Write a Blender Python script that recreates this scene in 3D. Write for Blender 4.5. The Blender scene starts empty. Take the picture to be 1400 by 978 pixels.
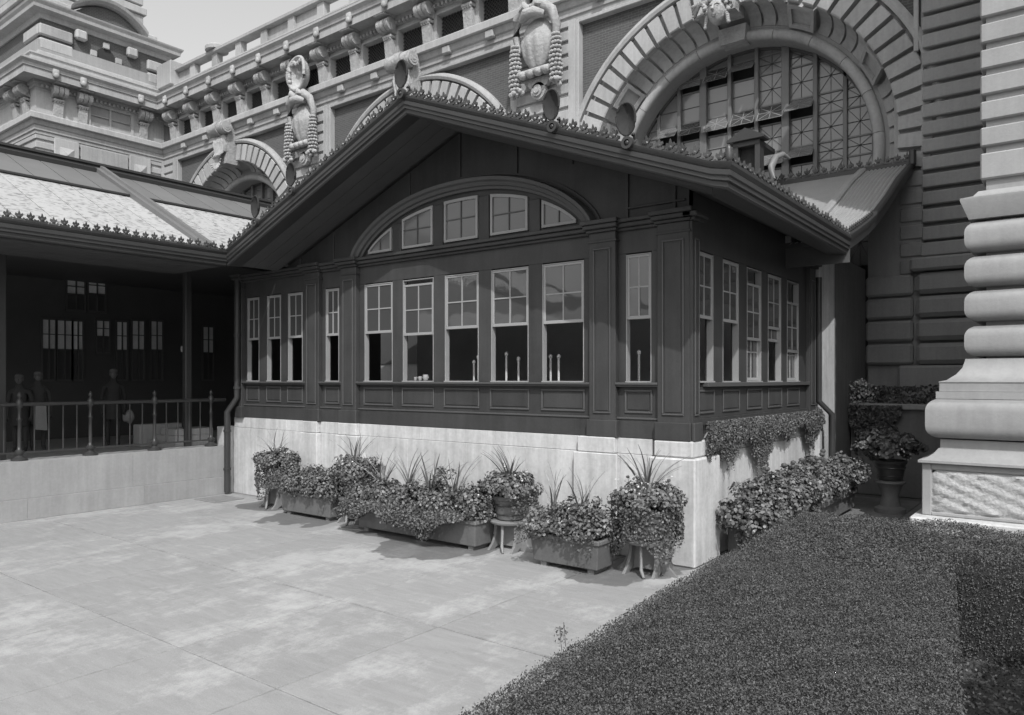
import bpy, bmesh, math, random
import numpy as np
from mathutils import Vector, Matrix
R = math.radians
random.seed(7); rng = np.random.default_rng(7)
sc = bpy.context.scene

# ------------------------------------------------------------------ camera, sky, sun, exposure
cam = bpy.data.cameras.new('camera'); cam_ob = bpy.data.objects.new('camera', cam)
sc.collection.objects.link(cam_ob); sc.camera = cam_ob
cam_ob.location = (0, 0, 2.4); cam_ob.rotation_euler = (R(90), 0, R(37.6))
cam.sensor_width = 36; cam.lens = 36 * 1025 / 1400; cam.shift_y = 30 / 1400
cam.clip_start = 0.05; cam.clip_end = 2000
SUN = Vector((1, -1.06, 1.62)).normalized()
w = bpy.data.worlds.new('World'); sc.world = w; w.use_nodes = True
nt = w.node_tree; nt.nodes.clear()
sky = nt.nodes.new('ShaderNodeTexSky'); sky.sky_type = 'NISHITA'; sky.sun_disc = False
sky.sun_elevation = math.asin(SUN.z); sky.sun_rotation = math.atan2(SUN.x, SUN.y)
sky.dust_density = 4.0; sky.air_density = 1.3
bw = nt.nodes.new('ShaderNodeSeparateColor'); bg = nt.nodes.new('ShaderNodeBackground')
out = nt.nodes.new('ShaderNodeOutputWorld'); bg.inputs['Strength'].default_value = 0.15
nt.links.new(sky.outputs[0], bw.inputs[0]); nt.links.new(bw.outputs[2], bg.inputs[0]); nt.links.new(bg.outputs[0], out.inputs[0])
sl = bpy.data.lights.new('sun', 'SUN'); sl.energy = 2.6; sl.angle = R(0.5); sl.color = (1, 1, 1)
so = bpy.data.objects.new('sun', sl); sc.collection.objects.link(so)
so.rotation_euler = SUN.to_track_quat('Z', 'Y').to_euler(); so.location = (20, -20, 30)
sc.view_settings.view_transform = 'Standard'; sc.view_settings.look = 'None'
sc.view_settings.exposure = 0.3; sc.view_settings.gamma = 1.0

# ------------------------------------------------------------------ materials
def mat(name, val, rough=.7, var=.15, scale=1.5, fine=.08, fscale=30, bump=.15, bscale=40, rnd=.06,
        streak=0., spec=.5, island=0., extra=None, metal=0., bdist=.01):
    m = bpy.data.materials.new(name); m.use_nodes = True
    N = m.node_tree.nodes; L = m.node_tree.links; b = N['Principled BSDF']
    b.inputs['Roughness'].default_value = rough; b.inputs['Specular IOR Level'].default_value = spec
    b.inputs['Metallic'].default_value = metal
    geo = N.new('ShaderNodeNewGeometry')
    def math_(op, a, c):
        n = N.new('ShaderNodeMath'); n.operation = op
        for i, q in enumerate((a, c)):
            if isinstance(q, (int, float)): n.inputs[i].default_value = q
            else: L.new(q, n.inputs[i])
        return n.outputs[0]
    def noise(sc_, det=4, vec=None, ro=.6):
        n = N.new('ShaderNodeTexNoise'); n.inputs['Scale'].default_value = sc_; n.inputs['Detail'].default_value = det
        n.inputs['Roughness'].default_value = ro
        L.new(vec if vec else geo.outputs['Position'], n.inputs['Vector']); return n.outputs[0]
    f = math_('ADD', math_('MULTIPLY', math_('SUBTRACT', noise(scale, 6), .5), var * 4), 1.0)
    f = math_('ADD', f, math_('MULTIPLY', math_('SUBTRACT', noise(fscale, 3), .5), fine * 4))
    if streak:
        mp = N.new('ShaderNodeMapping'); mp.inputs['Scale'].default_value = (9, 9, .7); L.new(geo.outputs['Position'], mp.inputs['Vector'])
        f = math_('ADD', f, math_('MULTIPLY', math_('SUBTRACT', noise(1.0, 4, mp.outputs[0]), .52), streak * 4))
    if rnd:
        oi = N.new('ShaderNodeObjectInfo')
        f = math_('ADD', f, math_('MULTIPLY', math_('SUBTRACT', oi.outputs['Random'], .5), rnd * 2))
    if island:
        f = math_('ADD', f, math_('MULTIPLY', math_('SUBTRACT', geo.outputs['Random Per Island'], .5), island * 2))
    v = math_('MULTIPLY', f, val)
    if extra: v = extra(N, L, math_, noise, geo, v)
    v = math_('MAXIMUM', v, .004); v = math_('MINIMUM', v, .9)
    cc = N.new('ShaderNodeCombineColor')
    for i in range(3): L.new(v, cc.inputs[i])
    L.new(cc.outputs[0], b.inputs['Base Color'])
    if bump:
        bp = N.new('ShaderNodeBump'); bp.inputs['Strength'].default_value = bump; bp.inputs['Distance'].default_value = bdist
        L.new(noise(bscale, 5), bp.inputs['Height']); L.new(bp.outputs[0], b.inputs['Normal'])
    return m

def pave_extra(N, L, M, noise, geo, v):
    # broad wear marks, pale scrapes and the water spilled from the flower tubs
    sep = N.new('ShaderNodeSeparateXYZ'); L.new(geo.outputs['Position'], sep.inputs[0])
    mp = N.new('ShaderNodeMapping'); mp.inputs['Scale'].default_value = (1.0, .6, 1); mp.inputs['Rotation'].default_value = (0, 0, R(40))
    L.new(geo.outputs['Position'], mp.inputs['Vector'])
    def rng_(q, a, b_, c, d):
        r = N.new('ShaderNodeMapRange'); r.inputs['From Min'].default_value = a; r.inputs['From Max'].default_value = b_
        r.inputs['To Min'].default_value = c; r.inputs['To Max'].default_value = d; L.new(q, r.inputs['Value']); return r.outputs[0]
    v = M('MULTIPLY', v, rng_(noise(.55, 13, mp.outputs[0], .78), .50, .585, .86, 1.16))
    m2 = N.new('ShaderNodeMapping'); m2.inputs['Scale'].default_value = (1.1, 5.5, 1); m2.inputs['Rotation'].default_value = (0, 0, R(-28)); L.new(geo.outputs['Position'], m2.inputs['Vector'])
    v = M('MULTIPLY', v, rng_(noise(1.6, 10, m2.outputs[0], .75), .35, .65, .90, 1.10))
    v = M('MULTIPLY', v, rng_(noise(6, 10, None, .8), .56, .70, 1.0, .80))
    v = M('MULTIPLY', v, rng_(noise(160, 2, None, .5), .3, .7, .90, 1.10))
    def jd(q, o_, p_):
        f_ = M('FRACT', M('DIVIDE', M('SUBTRACT', q, o_ - 40 * p_), p_), 0); f_ = M('ABSOLUTE', M('SUBTRACT', f_, .5), 0)
        return M('MULTIPLY', M('SUBTRACT', .5, f_), p_)          # metres to the nearest joint
    d_ = M('MINIMUM', jd(sep.outputs[0], -5.0, 1.46), jd(sep.outputs[1], 7.16, 1.83))
    d_ = M('ADD', d_, M('MULTIPLY', M('SUBTRACT', noise(3.5, 8, None, .75), .42), .10))
    v = M('MULTIPLY', v, rng_(d_, .0, .022, .74, 1.0))
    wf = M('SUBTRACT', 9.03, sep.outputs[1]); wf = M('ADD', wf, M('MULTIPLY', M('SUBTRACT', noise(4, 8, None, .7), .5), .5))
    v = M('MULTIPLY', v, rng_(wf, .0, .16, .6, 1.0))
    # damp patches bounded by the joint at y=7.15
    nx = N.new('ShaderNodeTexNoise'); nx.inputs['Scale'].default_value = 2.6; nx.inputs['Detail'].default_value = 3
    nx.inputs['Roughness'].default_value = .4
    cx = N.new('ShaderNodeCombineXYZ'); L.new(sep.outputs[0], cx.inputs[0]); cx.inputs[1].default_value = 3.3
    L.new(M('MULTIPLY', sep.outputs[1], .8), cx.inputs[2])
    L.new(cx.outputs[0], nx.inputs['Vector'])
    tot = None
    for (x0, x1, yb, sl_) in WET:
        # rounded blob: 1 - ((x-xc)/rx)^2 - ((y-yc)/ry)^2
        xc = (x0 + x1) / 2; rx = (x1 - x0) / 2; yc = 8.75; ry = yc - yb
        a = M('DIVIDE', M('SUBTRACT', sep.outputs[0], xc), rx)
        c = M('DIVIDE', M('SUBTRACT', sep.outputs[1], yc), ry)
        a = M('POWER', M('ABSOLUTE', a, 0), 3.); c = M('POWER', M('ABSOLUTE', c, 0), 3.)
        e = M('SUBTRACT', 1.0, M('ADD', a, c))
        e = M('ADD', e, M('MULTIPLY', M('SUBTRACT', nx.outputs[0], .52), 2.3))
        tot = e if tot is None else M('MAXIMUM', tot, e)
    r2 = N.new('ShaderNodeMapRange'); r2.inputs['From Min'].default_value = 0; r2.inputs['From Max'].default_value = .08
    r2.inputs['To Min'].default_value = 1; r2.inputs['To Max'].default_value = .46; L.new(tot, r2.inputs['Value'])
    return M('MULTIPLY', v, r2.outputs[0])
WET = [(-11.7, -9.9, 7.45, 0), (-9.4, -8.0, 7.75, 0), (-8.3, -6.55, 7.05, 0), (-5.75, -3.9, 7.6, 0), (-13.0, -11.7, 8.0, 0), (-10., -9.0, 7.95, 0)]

def brick_extra(N, L, M, noise, geo, v):
    sep = N.new('ShaderNodeSeparateXYZ'); L.new(geo.outputs['Position'], sep.inputs[0])
    cx = N.new('ShaderNodeCombineXYZ'); L.new(M('ADD', sep.outputs[0], sep.outputs[1]), cx.inputs[0]); L.new(sep.outputs[2], cx.inputs[1])
    br = N.new('ShaderNodeTexBrick'); L.new(cx.outputs[0], br.inputs['Vector']); br.inputs['Scale'].default_value = 1
    br.inputs['Brick Width'].default_value = .21; br.inputs['Row Height'].default_value = .07; br.inputs['Mortar Size'].default_value = .008
    br.inputs['Color1'].default_value = (.9, .9, .9, 1); br.inputs['Color2'].default_value = (1.15, 1.15, 1.15, 1); br.inputs['Mortar'].default_value = (1.7, 1.7, 1.7, 1)
    rb = N.new('ShaderNodeRGBToBW'); L.new(br.outputs['Color'], rb.inputs[0]); return M('MULTIPLY', v, rb.outputs[0])

def roofglass_extra(N, L, M, noise, geo, v):
    vo = N.new('ShaderNodeTexNoise'); vo.inputs['Scale'].default_value = 8; vo.inputs['Detail'].default_value = 6
    mp = N.new('ShaderNodeMapping'); mp.inputs['Scale'].default_value = (2.2, 1, 1); L.new(geo.outputs['Position'], mp.inputs['Vector'])
    L.new(mp.outputs[0], vo.inputs['Vector'])
    r = N.new('ShaderNodeMapRange'); r.inputs['From Min'].default_value = .54; r.inputs['From Max'].default_value = .60
    r.inputs['To Min'].default_value = 1.05; r.inputs['To Max'].default_value = .5; L.new(vo.outputs[0], r.inputs['Value'])
    return M('MULTIPLY', v, r.outputs[0])

M_ = dict(
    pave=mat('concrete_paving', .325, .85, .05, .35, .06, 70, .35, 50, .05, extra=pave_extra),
    stone=mat('weathered_limestone', .355, .8, .16, .8, .08, 16, .3, 30, .10, streak=.12),
    pier=mat('pier_limestone', .295, .8, .14, .8, .05, 20, .25, 30, .05, streak=.07),
    terr=mat('terrace_limestone', .29, .8, .12, 1.5, .06, 20, .25, 30, .06, streak=.10),
    shadestone=mat('shade_toned_stone', .17, .85, .15, .8, .08, 16, .3, 30, .06, streak=.12),  # stone colour darkened to stand for the shade in the recess
    stoned=mat('weathered_granite', .30, .8, .10, .8, .06, 20, .3, 30, .06, streak=.08),
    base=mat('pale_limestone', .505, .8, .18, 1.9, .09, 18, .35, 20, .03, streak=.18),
    rough=mat('rock_faced_stone', .40, .85, .08, 2, .10, 18, .8, 16, .0, bdist=.03),
    brick=mat('dark_brick', .075, .85, .10, .7, .05, 12, .2, 40, 0, extra=brick_extra),
    paint=mat('dark_paint', .050, .5, .20, 1.6, .08, 30, .15, 40, .10, streak=.14, spec=.35),
    paint2=mat('dark_paint_edge', .08, .4, .06, 2, .04, 40, .05, 60, .03),
    copper=mat('dark_copper', .038, .42, .12, 2.5, .08, 40, .15, 40, .04, streak=.03),
    crest=mat('crest_metal', .055, .35, .2, 6, .1, 60, .1, 40, .25),
    white=mat('white_paint', .30, .45, .06, 3, .05, 50, .05, 60, .06),
    soffit=mat('dark_boarding', .075, .6, .12, 2, .05, 30, .1, 40, .05),
    glassroof=mat('limewashed_glass', .37, .5, .05, 1, .05, 30, .1, 60, .05, extra=roofglass_extra),
    zinc=mat('zinc_sheet', .14, .5, .08, 2, .05, 40, .05, 40, .12, metal=.0),
    corr=mat('corrugated_zinc', .30, .38, .10, 2, .15, 30, .05, 40, .05, metal=.0),
    iron=mat('painted_iron', .04, .4, .1, 8, .05, 60, .05, 60, .05),
    clay=mat('fired_clay', .13, .75, .15, 4, .1, 30, .2, 30, .10, streak=.1),
    wood=mat('worn_timber', .20, .7, .15, 3, .1, 40, .15, 40, .1, streak=.1),
    blind=mat('drawn_blind', .75, .8, .1, 3, .1, 40, 0, 40, .2),
    antefix=mat('antefix_metal', .025, .9, .2, 8, .1, 40, .1, 40, .1),
    roomwall=mat('room_plaster', .55, .8, .1, 2, .05, 30, 0, 30, .05),
    carved=mat('carved_limestone', .36, .85, .14, 3.0, .14, 9, .8, 12, .05, streak=.10, bdist=.045),
    lightwood=mat('pale_leg_wood', .22, .6, .1, 3, .1, 40, .1, 40, .1),
    hedge=mat('hedge_leaf', .085, .6, .10, 1.6, .14, 9, 0, 40, 0, island=.5, spec=.3),
    leaf=mat('geranium_leaf', .115, .45, .10, 6, .0, 30, 0, 40, 0, island=.6),
    leaf2=mat('trailing_leaf', .085, .5, .10, 6, .0, 30, 0, 40, 0, island=.6),
    spike=mat('spike_leaf', .17, .4, .10, 6, .0, 30, 0, 40, .2),
    petal=mat('pale_petal', .5, .6, .05, 6, 0, 30, 0, 40, 0, island=.4),
    twig=mat('dark_twigs', .03, .9, .2, 12, .1, 40, .5, 30, 0),
    soil=mat('soil', .05, .95, .2, 4, .2, 30, .5, 30, 0),
    cloth=mat('dark_cloth', .035, .9, .1, 5, .1, 50, .1, 60, .2),
    skin=mat('skin', .10, .6, .05, 5, .05, 50, 0, 60, .05),
    capcloth=mat('cap_cloth', .10, .9, .1, 5, .1, 50, .1, 60, .1),
    cloth2=mat('pale_cloth', .22, .9, .1, 5, .1, 50, .1, 60, .1),
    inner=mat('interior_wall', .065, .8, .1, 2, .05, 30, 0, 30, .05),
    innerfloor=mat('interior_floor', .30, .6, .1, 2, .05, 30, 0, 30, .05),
    lawn=mat('far_lawn', .09, .9, .2, .2, .1, 3, .2, 10, 0),
    tree=mat('tree_leaf', .08, .6, .1, 1, 0, 30, 0, 40, 0, island=.5),
    tin=mat('grey_metal_cover', .22, .6, .1, 4, .1, 40, .1, 40, 0),
)
def glass_mat(name, base, spec_ior, rough=.03):
    m = bpy.data.materials.new(name); m.use_nodes = True; N = m.node_tree.nodes; L = m.node_tree.links
    b = N['Principled BSDF']; b.inputs['Base Color'].default_value = (base, base, base, 1)
    b.inputs['Roughness'].default_value = rough; b.inputs['IOR'].default_value = spec_ior
    n = N.new('ShaderNodeTexNoise'); n.inputs['Scale'].default_value = 2.2; n.inputs['Detail'].default_value = 1
    g = N.new('ShaderNodeNewGeometry'); L.new(g.outputs['Position'], n.inputs['Vector'])
    bp = N.new('ShaderNodeBump'); bp.inputs['Strength'].default_value = .25; bp.inputs['Distance'].default_value = .02
    L.new(n.outputs[0], bp.inputs['Height']); L.new(bp.outputs[0], b.inputs['Normal'])
    return m
M_['glass'] = glass_mat('window_glass', .07, 2.1)
M_['darkglass'] = glass_mat('dark_glass', .02, 1.3, .2)
M_['lunette'] = glass_mat('lunette_glass', .12, 1.8, .12)
M_['hallglass'] = glass_mat('hall_window_glass', .16, 1.8, .15)

# ------------------------------------------------------------------ builders
ORG = {}
def link(o): sc.collection.objects.link(o); return o
def thing(name, label, cat, loc=(0, 0, 0), group=None, kind=None):
    o = link(bpy.data.objects.new(name, None)); o.location = loc; o.empty_display_size = .2
    o['label'] = label; o['category'] = cat
    if group: o['group'] = group
    if kind: o['kind'] = kind
    ORG[o.name] = Vector(loc); return o
def tag(o, label=None, cat=None, group=None, kind=None):
    if label: o['label'] = label
    if cat: o['category'] = cat
    if group: o['group'] = group
    if kind: o['kind'] = kind
    return o

class MB:
    def __init__(s, T=None): s.v = []; s.f = []; s.T = T
    def add(s, vs, fs):
        n = len(s.v)
        if s.T: vs = [s.T(*p) for p in vs]
        s.v += [tuple(p) for p in vs]; s.f += [tuple(i + n for i in f) for f in fs]; return s
    def box(s, x0, x1, y0, y1, z0, z1, c=0.):
        if x0 > x1: x0, x1 = x1, x0
        if y0 > y1: y0, y1 = y1, y0
        if z0 > z1: z0, z1 = z1, z0
        if c <= 0:
            return s.add([(x, y, z) for x in (x0, x1) for y in (y0, y1) for z in (z0, z1)],
                         [(0, 1, 3, 2), (4, 6, 7, 5), (0, 4, 5, 1), (2, 3, 7, 6), (0, 2, 6, 4), (1, 5, 7, 3)])
        c = min(c, (x1 - x0) * .45, (y1 - y0) * .45, (z1 - z0) * .45)
        vs = []; idx = {}
        for ix, x in enumerate((x0, x1)):
            for iy, y in enumerate((y0, y1)):
                for iz, z in enumerate((z0, z1)):
                    sx, sy, sz = (1 if ix == 0 else -1), (1 if iy == 0 else -1), (1 if iz == 0 else -1)
                    for ax in range(3):
                        p = [x + sx * c, y + sy * c, z + sz * c]; p[ax] = (x, y, z)[ax]
                        idx[(ix, iy, iz, ax)] = len(vs); vs.append(tuple(p))
        fs = []
        for ax in range(3):
            for side in (0, 1):
                o = [a for a in range(3) if a != ax]; q = []
                for (a, b) in ((0, 0), (1, 0), (1, 1), (0, 1)):
                    k = [0, 0, 0]; k[ax] = side; k[o[0]] = a; k[o[1]] = b; q.append(idx[(*k, ax)])
                fs.append(tuple(q))
        for ax in range(3):
            o = [a for a in range(3) if a != ax]
            for a in (0, 1):
                for b in (0, 1):
                    q = []
                    for (t, fa) in ((0, o[0]), (1, o[0]), (1, o[1]), (0, o[1])):
                        k = [0, 0, 0]; k[ax] = t; k[o[0]] = a; k[o[1]] = b; q.append(idx[(*k, fa)])
                    fs.append(tuple(q))
        for ix in (0, 1):
            for iy in (0, 1):
                for iz in (0, 1): fs.append(tuple(idx[(ix, iy, iz, a)] for a in range(3)))
        return s.add(vs, fs)
    def frames(s, fr, prof, closed=True, cap=True, loop=False):
        """fr: list of (origin,u,v); prof: list of (a,b)"""
        n = len(prof); vs = []; fs = []
        for o, u, v in fr:
            o = Vector(o); u = Vector(u); v = Vector(v)
            for a, b in prof: vs.append(tuple(o + u * a + v * b))
        m = len(fr); rng_ = range(m if loop else m - 1)
        for i in rng_:
            j = (i + 1) % m
            for k in range(n if closed else n - 1):
                l = (k + 1) % n; fs.append((i * n + k, j * n + k, j * n + l, i * n + l))
        if cap and closed and not loop: fs.append(tuple(range(n))); fs.append(tuple((m - 1) * n + k for k in range(n)))
        return s.add(vs, fs)
    def run(s, path, prof):
        """horizontal moulding: path of (x,y), prof (out,z); outward = right of travel"""
        fr = []; P = [Vector((p[0], p[1], 0)) for p in path]
        for i, p in enumerate(P):
            d0 = (P[i] - P[i - 1]).normalized() if i else None
            d1 = (P[i + 1] - P[i]).normalized() if i < len(P) - 1 else None
            n0 = Vector((d0.y, -d0.x, 0)) if d0 else None; n1 = Vector((d1.y, -d1.x, 0)) if d1 else None
            if n0 is None: u = n1
            elif n1 is None: u = n0
            else: u = (n0 + n1); u = u / (1 + n0.dot(n1))
            fr.append((p, u, (0, 0, 1)))
        return s.frames(fr, prof)
    def lathe(s, cx, cy, prof, n=20, cap=True):
        vs = []; fs = []
        for r, z in prof:
            for k in range(n):
                a = 2 * math.pi * k / n; vs.append((cx + r * math.cos(a), cy + r * math.sin(a), z))
        for i in range(len(prof) - 1):
            for k in range(n):
                l = (k + 1) % n; fs.append((i * n + k, i * n + l, (i + 1) * n + l, (i + 1) * n + k))
        if cap: fs.append(tuple(range(n))); fs.append(tuple((len(prof) - 1) * n + k for k in range(n)))
        return s.add(vs, fs)
    def tube(s, pts, r, n=8):
        pts = [Vector(p) for p in pts]; rr = r if isinstance(r, (list, tuple)) else [r] * len(pts)
        vs = []; fs = []; up = Vector((0, 0, 1))
        for i, p in enumerate(pts):
            d = (pts[min(i + 1, len(pts) - 1)] - pts[max(i - 1, 0)]).normalized()
            u = d.cross(up if abs(d.z) < .95 else Vector((1, 0, 0))).normalized(); v = d.cross(u)
            for k in range(n):
                a = 2 * math.pi * k / n; vs.append(tuple(p + (u * math.cos(a) + v * math.sin(a)) * rr[i]))
        for i in range(len(pts) - 1):
            for k in range(n):
                l = (k + 1) % n; fs.append((i * n + k, i * n + l, (i + 1) * n + l, (i + 1) * n + k))
        fs.append(tuple(range(n))); fs.append(tuple((len(pts) - 1) * n + k for k in range(n)))
        return s.add(vs, fs)
    def ell(s, c, rx, ry, rz, n=12, m=8, fn=None, ax=None):
        vs = []; fs = []
        for i in range(m + 1):
            t = math.pi * i / m
            for k in range(n):
                a = 2 * math.pi * k / n; p = Vector((math.sin(t) * math.cos(a), math.sin(t) * math.sin(a), math.cos(t)))
                if fn: p = Vector(fn(p))
                p = Vector((p.x * rx, p.y * ry, p.z * rz))
                if ax: p = ax @ p
                vs.append(tuple(Vector(c) + p))
        for i in range(m):
            for k in range(n):
                l = (k + 1) % n; fs.append((i * n + k, (i + 1) * n + k, (i + 1) * n + l, i * n + l))
        return s.add(vs, fs)
    def prism(s, poly, a0, a1, axis='y'):
        n = len(poly)
        f = {'y': lambda p, a: (p[0], a, p[1]), 'x': lambda p, a: (a, p[0], p[1]), 'z': lambda p, a: (p[0], p[1], a)}[axis]
        return s.add([f(p, a0) for p in poly] + [f(p, a1) for p in poly],
                     [tuple(range(n)), tuple(range(n, 2 * n))] + [(i, (i + 1) % n, n + (i + 1) % n, n + i) for i in range(n)])
    def mesh(s, name, m, smooth=None, org=Vector((0, 0, 0)), recalc=True):
        me = bpy.data.meshes.new(name)
        me.from_pydata([(x - org[0], y - org[1], z - org[2]) for x, y, z in s.v], [], s.f)
        if recalc:
            b = bmesh.new(); b.from_mesh(me); bmesh.ops.remove_doubles(b, verts=b.verts, dist=1e-5)
            bmesh.ops.recalc_face_normals(b, faces=b.faces); b.to_mesh(me); b.free()
        me.materials.append(m)
        if smooth:
            me.polygons.foreach_set('use_smooth', [True] * len(me.polygons)); me.set_sharp_from_angle(angle=R(smooth))
        return me
    def build(s, name, m, parent=None, smooth=None, label=None):
        if isinstance(m, str): m = M_[m]
        org = ORG[parent.name] if parent else Vector((0, 0, 0))
        o = link(bpy.data.objects.new(name, s.mesh(name, m, smooth, org)))
        if parent: o.parent = parent
        ORG[o.name] = org
        if label: o['label'] = label
        return o
def inst(name, me, parent, loc, rot=(0, 0, 0), scl=(1, 1, 1)):
    o = link(bpy.data.objects.new(name, me)); org = ORG[parent.name] if parent else Vector((0, 0, 0))
    o.location = Vector(loc) - org; o.rotation_euler = rot; o.scale = scl
    if parent: o.parent = parent
    ORG[o.name] = Vector(loc); return o
def bx(name, m, parent, x0, x1, y0, y1, z0, z1, c=0.): return MB().box(x0, x1, y0, y1, z0, z1, c).build(name, m, parent)

def leaves(name, m, parent, C, Nrm, size, asp=.7, jit=.9, sides=4, cup=.25, kind='stuff'):
    """many small leaf faces at centres C with rough normals Nrm (numpy)"""
    if isinstance(m, str): m = M_[m]
    n = len(C); size = np.asarray(size) * np.ones(n)
    N = Nrm + rng.normal(0, jit, (n, 3)); N /= np.linalg.norm(N, axis=1)[:, None] + 1e-9
    A = rng.normal(size=(n, 3)); U = np.cross(N, A); U /= np.linalg.norm(U, axis=1)[:, None] + 1e-9; V = np.cross(N, U)
    org = ORG[parent.name] if parent else Vector((0, 0, 0)); C = C - np.array(org)
    ring = [(math.cos(2 * math.pi * k / sides), math.sin(2 * math.pi * k / sides) * asp) for k in range(sides)]
    vs = np.zeros((n, sides, 3))
    for k, (a, b) in enumerate(ring):
        vs[:, k] = C + U * (a * size)[:, None] + V * (b * size)[:, None] + N * ((abs(a) * cup) * size)[:, None]
    me = bpy.data.meshes.new(name); me.vertices.add(n * sides); me.vertices.foreach_set('co', vs.reshape(-1))
    me.loops.add(n * sides); me.loops.foreach_set('vertex_index', np.arange(n * sides))
    me.polygons.add(n); me.polygons.foreach_set('loop_start', np.arange(0, n * sides, sides)); 
    me.update(calc_edges=True); me.validate(); me.materials.append(m)
    o = link(bpy.data.objects.new(name, me))
    if parent: o.parent = parent
    if kind: o['kind'] = kind
    ORG[o.name] = org; return o
def blob(n, c, r, shell=.75, zmin=-1.):
    d = rng.normal(size=(n * 2, 3)); d /= np.linalg.norm(d, axis=1)[:, None]; d = d[d[:, 2] > zmin][:n]
    rad = shell + (1 - shell) * rng.random(len(d)) ** .7
    ph = rng.random(3) * 6
    rad *= 1 + .16 * np.sin(4 * d[:, 0] + ph[0]) * np.sin(5 * d[:, 1] + ph[1]) + .10 * np.sin(9 * d[:, 2] + ph[2] + 6 * d[:, 0])
    return np.array(c) + d * np.array(r) * rad[:, None], d

# ================================================================== GROUND
g = thing('pavement', 'pale concrete pavement of large slabs in front of the pavilion', 'pavement', kind='structure')
M_['joint'] = mat('paving_joint', .12, .9, .1, 3, .1, 30, .2, 30, 0)
MB().box(-40, 30, -40, 9.2, -.3, -.012).build('subbase', 'joint', g)
bx('subbase', 'joint', g, -13.6, -1.6, 9.2, 18.6, -.3, -.012)
xs = [-14.45] + [-5.0 - 1.46 * k for k in range(6, -14, -1)]
ys = [9.06, 7.16, 5.32, 3.5, 1.67, -.16, -2, -4, -6, -9, -12]
for i in range(len(xs) - 1):
    for j in range(len(ys) - 1):
        if ys[j + 1] < -7 and xs[i] > 3: continue
        g1 = random.uniform(.004, .0075); bx('slab', 'pave', g, xs[i] + g1, xs[i + 1] - g1, ys[j + 1] + g1, ys[j] - g1, -.1, random.uniform(-.002, .002), .004)
for j, (a, b) in enumerate(((9.08, 11.), (11., 12.9), (12.9, 14.8), (14.8, 16.6))):
    for (u, v) in ((-4.04, -2.6), (-2.6, -1.1)): bx('slab', 'pave', g, u + .006, v - .006, a + .006, b - .006, -.1, .0, .004)
gl = thing('lawn', 'open grass ground spreading beyond the paving', 'lawn', kind='structure')
MB().add([(-600, -600, -.32), (600, -600, -.32), (600, 600, -.32), (-600, 600, -.32)], [(0, 1, 2, 3)]).build('lawn_sheet', 'lawn', gl)
dc = thing('drain_cover', 'rectangular metal drain cover in the paving near the downpipe', 'drain cover', (-13.8, 8.3, 0))
bx('cover_plate', 'tin', dc, -14.2, -13.45, 8.0, 8.65, .0, .012, .004)
for k in range(5): bx('cover_rib', 'tin', dc, -14.12 + k * .14, -14.05 + k * .14, 8.08, 8.57, .012, .018)

# ================================================================== PAVILION
pv = thing('entrance_pavilion', 'dark wooden pavilion with arched front window row on a pale stone base', 'pavilion', (-8.0, 11.5, 0))
F = lambda u, n, z: (u, 9.08 - n, z)          # front wall frame: u along x, n outward
Sd = lambda u, n, z: (-4.1 + n, u, z)         # side wall frame: u along y, n outward
def fb(T, name, m, *a, c=0.004, par=None):
    return MB(T).box(*a, c=c).build(name, m, par or pv)
# --- stone base
def stone_run(x0, x1, y0, y1, z0, z1, joints, axis, m='base', par=None):
    js = [x0 if axis == 'x' else y0] + joints + [x1 if axis == 'x' else y1]
    for a, b in zip(js[:-1], js[1:]):
        g_ = .002
        if axis == 'x': bx('stone', m, par or pv, a + g_, b - g_, y0, y1, z0, z1, .005)
        else: bx('stone', m, par or pv, x0, x1, a + g_, b - g_, z0, z1, .005)
bx('return_stone', 'base', pv, -14.96, -14.445, 8.96, 9.5, 0, 1.385, .005)
stone_run(-14.44, -4.6, 9.03, 9.5, 0, 1.385, [-13.2, -11.95, -11.5, -10.9, -10.4, -9.2, -7.9, -6.7, -5.75, -5.1], 'x')
stone_run(-14.44, -4.6, 9.045, 9.5, 1.39, 1.6, [-12.6, -11.3, -10.0, -8.9, -7.3, -6.2, -5.3], 'x')
for a, b in ((-5.78, -5.08), (-10.98, -10.38), (-12.02, -11.5)):
    bx('pier_stone', 'base', pv, a, b, 8.92, 9.03, 0, 1.385, .012); bx('cap_stone', 'base', pv, a + .05, b - .05, 8.95, 9.045, 1.39, 1.605, .012)
bx('pier_stone', 'base', pv, -4.6, -3.95, 8.92, 9.74, 0, 1.385, .02); bx('cap_stone', 'base', pv, -4.55, -4.0, 8.96, 9.68, 1.39, 1.605, .02)
stone_run(-4.5, -4.05, 9.74, 14.5, 0, 1.385, [11.3, 12.9], 'y')
stone_run(-4.5, -4.07, 9.74, 14.5, 1.39, 1.78, [10.6, 12.1, 13.5], 'y')
bx('pier_stone', 'base', pv, -4.5, -3.97, 14.5, 14.68, 0, 1.8, .015)
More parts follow.
